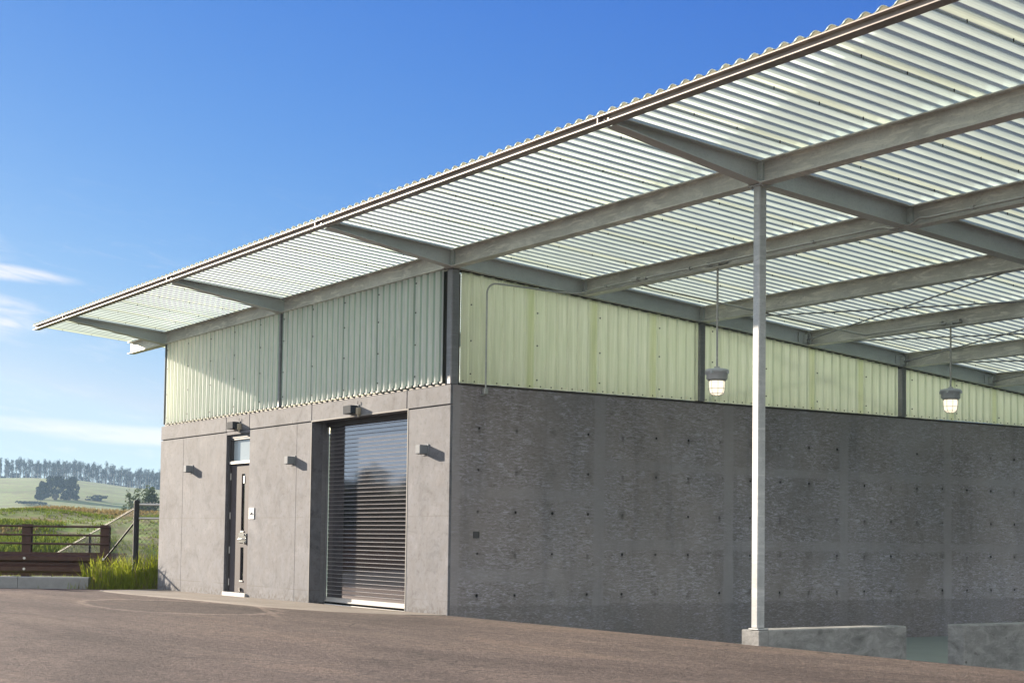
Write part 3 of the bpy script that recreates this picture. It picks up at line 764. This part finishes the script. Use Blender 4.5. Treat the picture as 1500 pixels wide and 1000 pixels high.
# edge of the paving where it drops to the sunken floor
m.add([(.0, 0, 0), (5.5, 0, 0), (5.5, 0, -.6), (.0, 0, -.6)], [(0, 1, 2, 3)])
tag(m.build('asphalt_yard', M['asphalt']), kind='structure')
m = MB(); ys2 = [0, .3, .6, 1, 1.5, 2, 2.5, 3, 3.5, 4, 4.6, 6, 9, 14]
def zside(y): return -.098 * min(y, 4.6) - .012 * max(0, y - 4.6)
xx = [5.42, 5.62, 6, 8, 12, 20, 55]
vs = [(x, y, zside(y) + (0 if x > 5 else 0)) for y in ys2 for x in xx]; k = len(xx)
m.add(vs, [(j * k + i, j * k + i + 1, (j + 1) * k + i + 1, (j + 1) * k + i) for j in range(len(ys2) - 1) for i in range(k - 1)], 0, True)
tag(m.build('asphalt_ramp', M['asphalt']), kind='structure')
m = MB(); m.add([(-.02, .0, -.47), (5.42, 0, -.47), (5.42, BY, -.47), (-.02, BY, -.47)], [(0, 1, 2, 3)])
m.add([(5.42, 1.9, -.47), (5.42, 2.9, -.47), (5.42, 2.9, zside(2.9)), (5.42, 1.9, zside(1.9))], [(0, 1, 2, 3)])
tag(m.build('shed_floor', M['shed']), kind='structure')
# pavement strip along the front
m = MB(); pts = [(WX - .05, -.02), (-9.9, -1.12), (-8, -1.2), (-6, -1.1), (-3.2, -1.06), (-1.3, -.86), (-.3, -.42), (.0, -.10), (.0, -.02)]
n = len(pts); top = [(x, y, .0042 * max(-12, min(x, 0)) + (.014 if x < -2 else .007)) for x, y in pts]; bot = [(x + .0, y - (.12 if y < -.1 else 0), .0042 * min(x, 0) - .03) for x, y in pts]
m.add(top + bot, [tuple(range(n - 1, -1, -1))] + [(i, (i + 1) % n, n + (i + 1) % n, n + i) for i in range(n)])
tag(m.build('pavement', M['pave'], None, recalc=True), kind='structure')
# kerb at the edge of the yard
kd = Vector((.515, .857, 0)); kn = Vector((-.857, .515, 0)); k0 = Vector((-11.11, -1.08, -.03))
m = MB()
L0, L1 = -38., .12
q = [(0, -.2), (0, .17), (.02, .19), (.17, .19), (.19, .17), (.19, -.2)]
P = lambda s, a, b: k0 + kd * s + kn * a + Vector((0, 0, b))
steps = [L0 + (L1 - L0) * i / 30 for i in range(31)]
for s0, s1 in zip(steps[:-1], steps[1:]): m.extr([P(s0, a, b) for a, b in q], [P(s1 - .008, a, b) for a, b in q])
tag(m.build('kerb', M['kerb'], None, recalc=True), kind='structure')

def sstep(a, b, x):
    t = min(1, max(0, (x - a) / (b - a))); return t * t * (3 - 2 * t)
def hland(x, y):
    p = Vector((x, y)) - CAM; r = p.length
    ang = math.atan2(p.dot(U), p.dot(V))            # 0 along the far-left view, + to the right
    a = p.dot(V)
    rr = a if abs(ang) < .8 and a > 0 else r
    n1 = noise.noise(Vector((x * .02, y * .02, .3))); n2 = noise.noise(Vector((x * .25, y * .25, 2.2))); n3 = noise.noise(Vector((x * .004, y * .004, 5.)))
    z = -1.0
    if abs(ang) < 1.0 and a > 0:
        edge = sstep(28.35, 28.6, a) * sstep(31, 29.6, a) * .93
        z += edge
    top = 1.72 + .10 * n2
    z += sstep(33, 59, rr) * (top + 1.0) * (1 if abs(ang) < .8 else .95)
    z += .22 * n2 * sstep(34, 44, rr) * sstep(150, 60, rr)
    z -= sstep(62, 120, rr) * 2.3
    hh = 31.0 + n3 * 2 - 4.5 * sstep(-.25, -.18, ang)
    if abs(ang) > 1.2: hh *= .55
    z += sstep(300, 905, rr) ** 1.15 * max(6, hh) + n1 * sstep(120, 400, rr) * 1.2
    z -= sstep(905, 1300, rr) * max(6, hh) * .8
    return z
rings = [3, 12, 20, 25, 27, 28.2, 28.45, 28.7, 29.2, 29.8, 30.4, 31, 32, 33, 34] + [35 + .8 * i for i in range(36)] + [65, 68, 72, 78, 86, 96, 110, 130, 160, 200, 250, 300, 350, 400, 450, 500, 550, 600, 650, 700, 740, 780, 820, 850, 870, 885, 900, 920, 950, 1000, 1080, 1180, 1300]
az = [-.44 + .0024 * i for i in range(128)]
a0 = az[-1]; rest = 2 * math.pi - (a0 + .44)
az += [a0 + rest * i / 150 for i in range(1, 150)]
m = MB(); vs = []
for r in rings:
    for a in az:
        rr = r / math.cos(a) if abs(a) < .8 else r / math.cos(.8) + 0 * a
        p = CAM + (V * math.cos(a) + U * math.sin(a)) * rr
        vs.append((p.x, p.y, hland(p.x, p.y)))
na = len(az); fs = []
for j in range(len(rings) - 1):
    for i in range(na):
        fs.append((j * na + i, j * na + (i + 1) % na, (j + 1) * na + (i + 1) % na, (j + 1) * na + i))
m.add(vs, fs, 0, True); m.add(vs[:na], [tuple(range(na))])
tag(m.build('ground', M['land'], None, recalc=True), kind='structure')

# ------------------------------------------------------------------ guardrail at the yard edge
GA = 1.75
def gp(s, a, z): return k0 + kd * s + kn * a + Vector((0, 0, z + .03))
GR = empty('guardrail', gp(-1, GA, 0), 'rusty brown guardrail with two corrugated waves below three thin rails at the yard edge', 'guardrail')
def gl(s, a, z): return gp(s, a, z) - GR.location
sp0, dsp = .0, 1.496
posts = [sp0 - dsp * i for i in range(0, 9)]
for s in posts:
    m = MB(); q = [(-.085, .0), (.085, .0), (.085, .02), (.012, .02), (.012, .13), (.085, .13), (.085, .15), (-.085, .15), (-.085, .13), (-.012, .13), (-.012, .02), (-.085, .02)]
    m.extr([gl(s + a, GA + b, -.25) for a, b in q], [gl(s + a, GA + b, 1.12) for a, b in q])
    m.build('post', M['corten'], GR, recalc=True)
m = MB(); wp = [(GA - .02, .585), (GA - .02, .55), (GA - .09, .505), (GA - .09, .43), (GA - .02, .385), (GA - .02, .345), (GA - .09, .30), (GA - .09, .225), (GA - .02, .18), (GA - .02, .135)]
wp2 = [(a + .012, b) for a, b in wp[::-1]]
prof = wp + wp2; n = len(wp)
s0, s1 = posts[-1] - .4, sp0 + .43
def sec(s, flare=0): return [gl(s, a + flare, b) for a, b in prof]
A_ = sec(s0); B_ = sec(s1)
N2 = len(prof)
m.add(A_ + B_, [(i, (i + 1) % N2, N2 + (i + 1) % N2, N2 + i) for i in range(N2)] + [(i, i + 1, N2 - 2 - i, N2 - 1 - i) for i in range(n - 1)])
m.add(B_, [(N2 - 1 - i, N2 - 2 - i, i + 1, i) for i in range(n - 1)])
beam = m.build('rail_beam', M['corten'], GR, recalc=True)
for s in posts:
    for z in (.467, .262):
        m = MB(); m.tube([gl(s, GA - .088, z), gl(s, GA - .102, z)], .026, 8); m.build('bolt', M['alu'], beam)
for z in (1.08, .914, .747):
    m = MB(); m.tube([gl(s0, GA - .02, z), gl(sp0 + .10, GA - .02, z)], .020, 8); m.build('pipe_rail', M['corten'], GR)

# ------------------------------------------------------------------ chain-link fence
FX = empty('chain_link_fence', (-10.94, -.15, 0), 'dark chain-link fence with pale top rail between guardrail and building corner', 'fence')
fl = Vector((-10.94, -.15, 0))
p_post = Vector((-10.94, -.15, 0)); p_wall = p_post + Vector((.515, .857, 0)) * 1.45
m = MB(); m.tube([p_post + Vector((0, 0, -.2)) - fl, p_post + Vector((0, 0, 1.545)) - fl], .052, 12); m.lathe([(.056, 1.545), (.05, 1.57), (.0, 1.59)], 12, p_post - fl); m.build('post', M['fencepost'], FX)
for z in (1.50, 1.245):
    m = MB(); m.tube([p_post + Vector((0, 0, z)) - fl, p_wall + Vector((0, 0, z)) - fl], .021, 8); m.build('rail', M['alu'], FX)
far = Vector((-18.6, .25, .05)); top0 = Vector((0, 0, 1.44)); 
e0 = p_post + Vector((0, 0, 1.44)); e1 = Vector((-15.85, .06, .62)); 
ext = e0 + (e1 - e0) * 1.6
m = MB(); m.tube([e0 - fl, ext - fl], .010, 6); m.build('rail', M['fencepost'], FX)
m = MB(); m.tube([p_post + Vector((-.02, 0, 1.20)) - fl, p_post + (ext - e0).normalized() * 1.0 + Vector((.05, -.30, .64)) - fl], .018, 8); m.build('brace', M['fencepost'], FX)
for f in (.62, 1.2):
    q = e0 + (e1 - e0) * f; m = MB(); m.tube([q - fl + Vector((0, 0, -2)), q - fl + Vector((0, 0, .02))], .03, 8); m.build('post', M['fencepost'], FX)
def mesh_panel(a, b, h):
    """diamond wire between two top corners a, b, hanging h down"""
    m = MB(); L = (b - a).length; d = (b - a) / L; sp = .085; up = Vector((0, 0, -1))
    for sgn in (1, -1):
        k = -h
        while k < L + h:
            t0, t1 = max(0, (0 - k) if sgn > 0 else (k - L)), min(h, (L - k) if sgn > 0 else k)
            if t1 > t0 + .01:
                f = lambda t: a + d * (k + sgn * t) + up * t
                m.tube([f(t0) - fl, f(t1) - fl], .0024, 3, cap=False, smooth=False)
            k += sp
    x = 0
    while x < L:                      # barbs of the top selvage
        q = a + d * x - fl; m.tube([q, q + Vector((.01, .01, .045))], .003, 3, cap=False); x += .06
    m.build('wire_mesh', M['wire'], FX)
mesh_panel(p_post + Vector((0, 0, 1.5)), p_wall + Vector((0, 0, 1.5)), 1.5)
mesh_panel(e0, ext, 1.75)

# ------------------------------------------------------------------ grass
def blades(m, cx, cy, cz, n, spread, hmin, hmax, w, lean=.35, mi=0):
    for _ in range(n):
        x = cx + random.gauss(0, spread); y = cy + random.gauss(0, spread); h = random.uniform(hmin, hmax); a = random.uniform(0, 6.283)
        lx = math.cos(a) * h * random.uniform(.05, lean); ly = math.sin(a) * h * random.uniform(.05, lean)
        px, py = -math.sin(a) * w, math.cos(a) * w
        b = random.uniform(0, 6.283); px, py = math.cos(b) * w, math.sin(b) * w
        m.add([(x - px, y - py, cz), (x + px, y + py, cz), (x + lx * .4 + px * .8, y + ly * .4 + py * .8, cz + h * .6), (x + lx * .4 - px * .8, y + ly * .4 - py * .8, cz + h * .6), (x + lx, y + ly, cz + h)], [(0, 1, 2, 3), (3, 2, 4)], mi)
m = MB()
for i in range(260):
    s = random.uniform(-.02, 1.55); a = random.uniform(-.04, 1.0); p = gp(s, a, 0)
    if p.x > WX - .10 and p.y > -.08: continue
    hh = .34 + .16 * sstep(.2, 1.3, s) + .20 * sstep(.2, .9, a)
    if s < .3 and a < .25: hh *= .75
    hh *= random.choice((.45, .7, .9, 1., 1.15, 1.3))
    blades(m, p.x, p.y, -.07, random.randint(7, 20), random.uniform(.03, .09), hh * .45, hh * 1.2, random.choice((.004, .006, .009, .013)), random.choice((.4, .6, .9)))
for s, a, z in ((.1, .12, .42), (.22, .0, .5), (1.2, .2, .55), (1.5, .5, .72)):     # seed stalks
    for k in range(6):
        p = gp(s + random.uniform(-.1, .1), a, 0); m.tube([(p.x, p.y, -.05), (p.x + random.uniform(-.1, .1), p.y + random.uniform(-.1, .1), z * random.uniform(.8, 1.15))], .004, 4)
for i in range(60):                                                                # strip behind the kerb
    s = random.uniform(-6, .3); a = random.uniform(.22, .5); p = gp(s, a, 0); blades(m, p.x, p.y, -.05, 8, .1, .12, .30, .006, .6)
for i in range(40):                                                                # ragged tufts and dead stems spilling to the kerb end
    s = random.uniform(-.25, 1.5); a = random.uniform(-.22, .02); p = gp(s, a, 0)
    if p.x > WX - .08 and p.y > -.05: continue
    blades(m, p.x, p.y, -.06, random.randint(3, 9), .04, .05, .22, .005, 1.1, random.choice((0, 0, 1)))
for i in range(46):
    s = random.uniform(.0, 1.5); a = random.uniform(-.05, .9); p = gp(s, a, 0)
    if p.x > WX - .08 and p.y > -.05: continue
    blades(m, p.x, p.y, -.06, 3, .05, .3, .75, .004, .5, 1)
tag(m.build('grass', [M['grass'], M['dry']]), kind='stuff')
m = MB()
for i in range(9000):
    a = random.uniform(37, 63); u = random.uniform(-.33, -.12) * a
    p = CAM + V * a + U * (u)
    dens = noise.noise(Vector((p.x * .22, p.y * .22, 9)))
    if dens < -.05 and random.random() < .85: continue
    h = (.10 + .20 * max(0, dens)) * (.8 if a > 57 else 1)
    dry = a > 58.0 - 1.5 * dens or noise.noise(Vector((p.x * .5, p.y * .5, 3))) > .33
    blades(m, p.x, p.y, hland(p.x, p.y) - .03, 5, .10, h * .6, h * 1.3, .022, .7, 1 if dry else 0)
tag(m.build('levee_grass', [M['levee'], M['dry']]), kind='stuff')

# ------------------------------------------------------------------ trees
def crown_mb(clumps, per, size, rnd, flat=1.):
    m = MB()
    for (x, y, z, r, rz) in clumps:
        for _ in range(per):
            while True:
                a, b, c = (rnd.uniform(-1, 1) for _ in range(3))
                if a * a + b * b + c * c < 1: break
            p = Vector((x + a * r, y + b * r, z + c * rz)); s = size * rnd.uniform(.6, 1.4)
            n = Vector((rnd.gauss(0, 1), rnd.gauss(0, 1), rnd.gauss(0, .8))).normalized(); t = n.orthogonal().normalized(); q = n.cross(t)
            m.add([p - t * s, p - q * s * .55, p + t * s, p + q * s * .55], [(0, 1, 2, 3)])
    return m
def eucalyptus(seed, h):
    rnd = random.Random(seed)
    root = bpy.data.objects.new('eucalyptus_tree', None); C.objects.link(root)
    lean = rnd.uniform(-.3, .3); m = MB()
    top = Vector((lean, rnd.uniform(-.3, .3), h * .9))
    m.tube([(0, 0, -1), (lean * .3, 0, h * .4), top], [.26, .17, .05], 6)
    cl = []
    for k in range(rnd.randint(8, 12)):
        f = rnd.uniform(.22, .95); c = Vector((lean * f, 0, h * f)); a = rnd.uniform(0, 6.283); d = rnd.uniform(.2, 1.1) * (1.25 - f * .5)
        e = c + Vector((math.cos(a) * d, math.sin(a) * d, rnd.uniform(.3, .9))); m.tube([c - Vector((0, 0, .8)), e], [.09, .03], 4)
        cl.append((e.x, e.y, e.z, rnd.uniform(.7, 1.2), rnd.uniform(1.0, 1.9)))
    cl.append((top.x, top.y, h * .93, .7, 1.0))
    m.build('trunk', M['bark'], root)
    crown_mb(cl, 44, .24, rnd).build('crown', M['euc'], root)
    return root
protos = [eucalyptus(100 + i, 10.6 + .5 * (i % 4)) for i in range(7)]
rnd = random.Random(5); used = [False] * 7
u = -305.
GL = 'tall slender eucalyptus in the hazy row along the far ridge'
while u < -140:
    for row, aa in ((0, 897), (1, 907), (2, 916)):
        if rnd.random() < (.12 if row == 0 else (.15 if row == 1 else .2) + (.0 if u > -215 else .12)): continue
        i = rnd.randrange(7)
        if used[i]: o = copy_tree(protos[i])
        else: o = protos[i]; used[i] = True
        # lateral offset follows the view from the yard
        uu = u * 1. + rnd.uniform(-.9, .9)
        p = CAM + V * aa + U * (uu + 0)
        o.location = (p.x, p.y, hland(p.x, p.y) - .3); o.rotation_euler = (0, 0, rnd.uniform(0, 6.28)); sc = rnd.uniform(.82, 1.12); o.scale = (sc * .95, sc * .95, sc * .98)
        tag(o, GL, 'tree', 'eucalyptus row along the ridge')
    u += 1.25
for i, o in enumerate(protos):
    if not used[i]:
        for c in list(o.children): bpy.data.objects.remove(c)
        bpy.data.objects.remove(o)

def bushy(name, loc, h, w, seed, mat, label, cat, group=None, per=60, nc=26, size=.35, spiky=False):
    rnd = random.Random(seed); t = empty(name, loc, label, cat, group)
    m = MB(); cl = []
    for k in range(nc):
        a = rnd.uniform(0, 6.283); f = rnd.random(); rad = w * .5 * math.sqrt(rnd.random()) * (1 - .45 * max(0, f - .55) / .45)
        e = Vector((math.cos(a) * rad, math.sin(a) * rad, h * (.10 + .82 * f)))
        if k < 9 or spiky: m.tube([(e.x * .12, e.y * .12, -.3), (e.x * .5, e.y * .5, e.z * .55), e], [h * .022, h * .013, h * .004], 5)
        cl.append((e.x, e.y, e.z, w * (.10 if spiky else .17) * rnd.uniform(.7, 1.3), h * (.14 if spiky else .12) * rnd.uniform(.7, 1.3)))
    m.build('trunk', M['darkbark'], t)
    crown_mb(cl, per, size, rnd).build('crown', mat, t)
    return t
def at(a, u):
    p = CAM + V * a + U * u; return Vector((p.x, p.y, hland(p.x, p.y) - .15))

GC = 'round trees clumped on the hillside'
for k, (u, h, w, lab) in enumerate(((-157.6, 7.2, 5.0, 'lowest and leftmost round tree of the dark clump on the hillside'), (-152.6, 10.0, 7.2, 'tallest round tree in the middle of the dark hillside clump'), (-147.4, 9.2, 6.4, 'round tree at the right edge of the dark hillside clump'))):
    bushy('broad_tree', at(600 + k, u), h, w, 40 + k, M['euc'], lab, 'tree', GC, 75, 44, .40)
bushy('shrub', at(610, -138.5), 2.2, 8.0, 50, M['euc'], 'low dark shrub spreading right of the hillside tree clump', 'shrub', None, 50, 16, .35)
bushy('shrub', at(560, -151), 1.3, 13.0, 51, M['euc'], 'long low grey shrub below the hillside tree clump', 'shrub', None, 40, 16, .35)
bushy('spiky_tree', at(220, -43.6), 8.4, 6.2, 60, M['bush'], 'spreading green tree with upright branches beside the building corner, beyond the grassy bank', 'tree', None, 60, 60, .20, True)

rnd2 = random.Random(77)
first = None
for k in range(34):
    u = -302 + k * 4.9 + rnd2.uniform(-1.5, 1.5)
    lb = 'low dark undergrowth bush at the foot of the ridge trees'
    if first is None: first = o = bushy('shrub', at(903, u), 3.4, 6.5, 70, M['euc'], lb, 'shrub', 'undergrowth along the ridge', 40, 16, .4)
    else:
        o = copy_tree(first); o.location = at(903 + rnd2.uniform(-3, 3), u); o.rotation_euler = (0, 0, rnd2.uniform(0, 6.28)); q = rnd2.uniform(.6, 1.15); o.scale = (q, q, q * rnd2.uniform(.7, 1.2))
hd = None
for k in range(12):
    p = gp(-9.5 - k * 1.25, 3.3, 0)
    lb = 'dark hedge bush in the row at the yard edge mirrored in the roll-up door'
    if hd is None: hd = o = bushy('shrub', Vector((p.x, p.y, -1.0)), 3.5, 2.4, 90, M['euc'], lb, 'shrub', 'hedge along the yard edge', 90, 30, .12)
    else: o = copy_tree(hd); o.location = (p.x, p.y, -1.0); o.rotation_euler = (0, 0, k * 1.3); o.scale = (1, 1, 1 + .10 * math.sin(k * 2.1))
# ------------------------------------------------------------------ haze
HZ = bpy.data.materials.new('pale_air_haze'); HZ.use_nodes = True; t = HZ.node_tree; t.nodes.clear()
o = t.nodes.new('ShaderNodeOutputMaterial'); v = t.nodes.new('ShaderNodeVolumePrincipled')
v.inputs['Color'].default_value = (.48, .70, 1, 1); v.inputs['Density'].default_value = HAZE = .00021; v.inputs['Anisotropy'].default_value = .2
t.links.new(v.outputs[0], o.inputs['Volume'])
m = MB(); m.box(-1400, 1400, -1400, 1400, -12, 60); hz = m.build('haze', HZ); tag(hz, kind='stuff')

# ------------------------------------------------------------------ light and sky
SUN = Vector((-3.4, -1.0, .915)).normalized()
el = math.asin(SUN.z); rot = math.atan2(SUN.x, SUN.y)
ld = bpy.data.lights.new('sun', 'SUN'); ld.energy = 4.0; ld.angle = R(.5); ld.color = (1, .86, .69)
lo = bpy.data.objects.new('sun', ld); C.objects.link(lo); lo.rotation_euler = SUN.to_track_quat('Z', 'Y').to_euler(); lo.location = (-40, -15, 30)
w = bpy.data.worlds.new('World'); scene.world = w; w.use_nodes = True; t = w.node_tree; t.nodes.clear()
N = t.nodes.new
out = N('ShaderNodeOutputWorld'); bg = N('ShaderNodeBackground'); sky = N('ShaderNodeTexSky')
sky.sky_type = 'NISHITA'; sky.sun_disc = False; sky.sun_elevation = el; sky.sun_rotation = rot
sky.air_density = 1.0; sky.dust_density = .3; sky.ozone_density = 3.0; sky.altitude = 100
STR = .05; bg.inputs[1].default_value = STR
# thin cirrus laid out by direction on the sky
tc = N('ShaderNodeTexCoord'); sx = N('ShaderNodeSeparateXYZ'); t.links.new(tc.outputs['Generated'], sx.inputs[0])
def mth(op, a, b=0.):
    x = N('ShaderNodeMath'); x.operation = op
    for i, q in enumerate((a, b)):
        if hasattr(q, 'is_output'): t.links.new(q, x.inputs[i])
        else: x.inputs[i].default_value = q
    return x.outputs[0]
azn = mth('ARCTAN2', sx.outputs[1], sx.outputs[0]); eln = mth('ARCSINE', sx.outputs[2])
cb = N('ShaderNodeCombineXYZ'); t.links.new(azn, cb.inputs[0]); t.links.new(mth('ADD', mth('MULTIPLY', eln, 5.5), mth('MULTIPLY', azn, -.9)), cb.inputs[1])
def nz(sc, det, off):
    x = N('ShaderNodeTexNoise'); mp = N('ShaderNodeMapping'); mp.inputs['Location'].default_value = off; t.links.new(cb.outputs[0], mp.inputs[0]); t.links.new(mp.outputs[0], x.inputs['Vector'])
    x.inputs['Scale'].default_value = sc; x.inputs['Detail'].default_value = det; x.inputs['Roughness'].default_value = .62; x.inputs['Distortion'].default_value = .5
    return x.outputs['Fac']
def sm(f, a, b, lo=0., hi=1.):
    x = N('ShaderNodeMapRange'); x.interpolation_type = 'SMOOTHSTEP'; t.links.new(f, x.inputs[0])
    for i, q in enumerate((a, b, lo, hi)): x.inputs[i + 1].default_value = q
    return x.outputs[0]
n1 = nz(9, 9, (0, 0, 0)); n2 = nz(26, 8, (3, 1, 0))
def wisp(az0, el0, wa, we, slope=0.):
    da = mth('SUBTRACT', azn, az0); de = mth('SUBTRACT', mth('SUBTRACT', eln, el0), mth('MULTIPLY', da, slope))
    a = mth('DIVIDE', da, wa); b = mth('DIVIDE', de, we)
    return sm(mth('ADD', mth('MULTIPLY', a, a), mth('MULTIPLY', b, b)), 0, 1, 1, 0)
WISPS = []
for a in ((2.895, .1595, .065, .0065, .08), (2.90, .134, .055, .016, .1), (2.91, .18, .04, .012, .3)):
    WISPS.append(wisp(*a))
cov = mth('MULTIPLY', mth('MAXIMUM', mth('MAXIMUM', WISPS[0], WISPS[1]), mth('MULTIPLY', WISPS[2], .5)), mth('MULTIPLY', sm(n1, .32, .60), sm(n2, .30, .62, .15, 1.)))
low = mth('ADD', mth('MULTIPLY', wisp(2.79, .0605, .085, .0075, .02), sm(n2, .25, .55, .6, 1.)), mth('MULTIPLY', wisp(2.90, .066, .11, .006), sm(n1, .35, .6, .1, .7)))
gen = mth('MULTIPLY', mth('MULTIPLY', sm(n2, .5, .8), sm(eln, .26, .05)), mth('MULTIPLY', sm(eln, .0, .06), .35))
cl = mth('MINIMUM', mth('ADD', mth('ADD', cov, low), gen), 1.0)
# deep polarised blue: a per-channel response on the sky's own radiance
EXPO = 1.85; KS = STR * 2 ** EXPO; CLOUD = .95 / KS
ss = N('ShaderNodeSeparateColor'); t.links.new(sky.outputs[0], ss.inputs[0]); sc_ = N('ShaderNodeCombineColor')
for i, (g, pw, hi) in enumerate(((.90, 1.8, .60), (.68, 1.25, .77), (.84, .5, .92))):
    v_ = mth('MULTIPLY', mth('POWER', mth('MULTIPLY', ss.outputs[i], STR * 3.03), pw), g)
    t.links.new(mth('MULTIPLY', mth('MINIMUM', v_, hi), 1 / KS), sc_.inputs[i])
SKYC = sc_.outputs[0]
mx = N('ShaderNodeMix'); mx.data_type = 'RGBA'
t.links.new(mth('MULTIPLY', cl, .9), mx.inputs[0]); t.links.new(SKYC, mx.inputs[6]); mx.inputs[7].default_value = (CLOUD * 1.0, CLOUD * 1.0, CLOUD * 1.05, 1)
# unseen bright cloud added behind the viewer to lift the shaded sides
dt = mth('ADD', mth('MULTIPLY', sx.outputs[0], .85), mth('MULTIPLY', sx.outputs[1], -.53))
n3 = nz(2.2, 6, (7, 2, 0))
bank = mth('MULTIPLY', mth('MULTIPLY', sm(dt, -.40, .35), sm(eln, 1.57, .5, .35, 1.)), sm(n3, .25, .6, .55, 1.))
m2 = N('ShaderNodeMix'); m2.data_type = 'RGBA'; t.links.new(bank, m2.inputs[0]); t.links.new(mx.outputs[2], m2.inputs[6]); FILL_BK = 1.6 / KS; m2.inputs[7].default_value = (FILL_BK * .95, FILL_BK * .98, FILL_BK * .95, 1)
t.links.new(m2.outputs[2], bg.inputs[0]); t.links.new(bg.outputs[0], out.inputs[0])

# ------------------------------------------------------------------ camera
cd_ = bpy.data.cameras.new('camera'); cam = bpy.data.objects.new('camera', cd_); C.objects.link(cam); scene.camera = cam
ax, ay, az_ = R(92.90244811), R(.76073514), R(56.78742074)
Rm = Matrix.Rotation(az_, 3, 'Z') @ Matrix.Rotation(ax, 3, 'X') @ Matrix.Rotation(ay, 3, 'Z')
cam.matrix_world = Matrix.Translation((16.6371504, -9.95586066, .9837727)) @ Rm.to_4x4()
cd_.sensor_width = 36; cd_.lens = 2260.76 / 1500 * 36; cd_.shift_y = (672.215 - 500) / 1500
cd_.clip_start = .1; cd_.clip_end = 6000

scene.render.engine = 'CYCLES'
cy = scene.cycles; cy.use_denoising = True; cy.max_bounces = 14; cy.diffuse_bounces = 12; cy.glossy_bounces = 3; cy.transmission_bounces = 6; cy.volume_bounces = 1; cy.transparent_max_bounces = 6
cy.sample_clamp_indirect = 8; cy.caustics_reflective = False; cy.caustics_refractive = False
vs_ = scene.view_settings; vs_.view_transform = 'Standard'; vs_.look = 'None'; vs_.gamma = 1; vs_.exposure = EXPO; vs_.use_curve_mapping = False
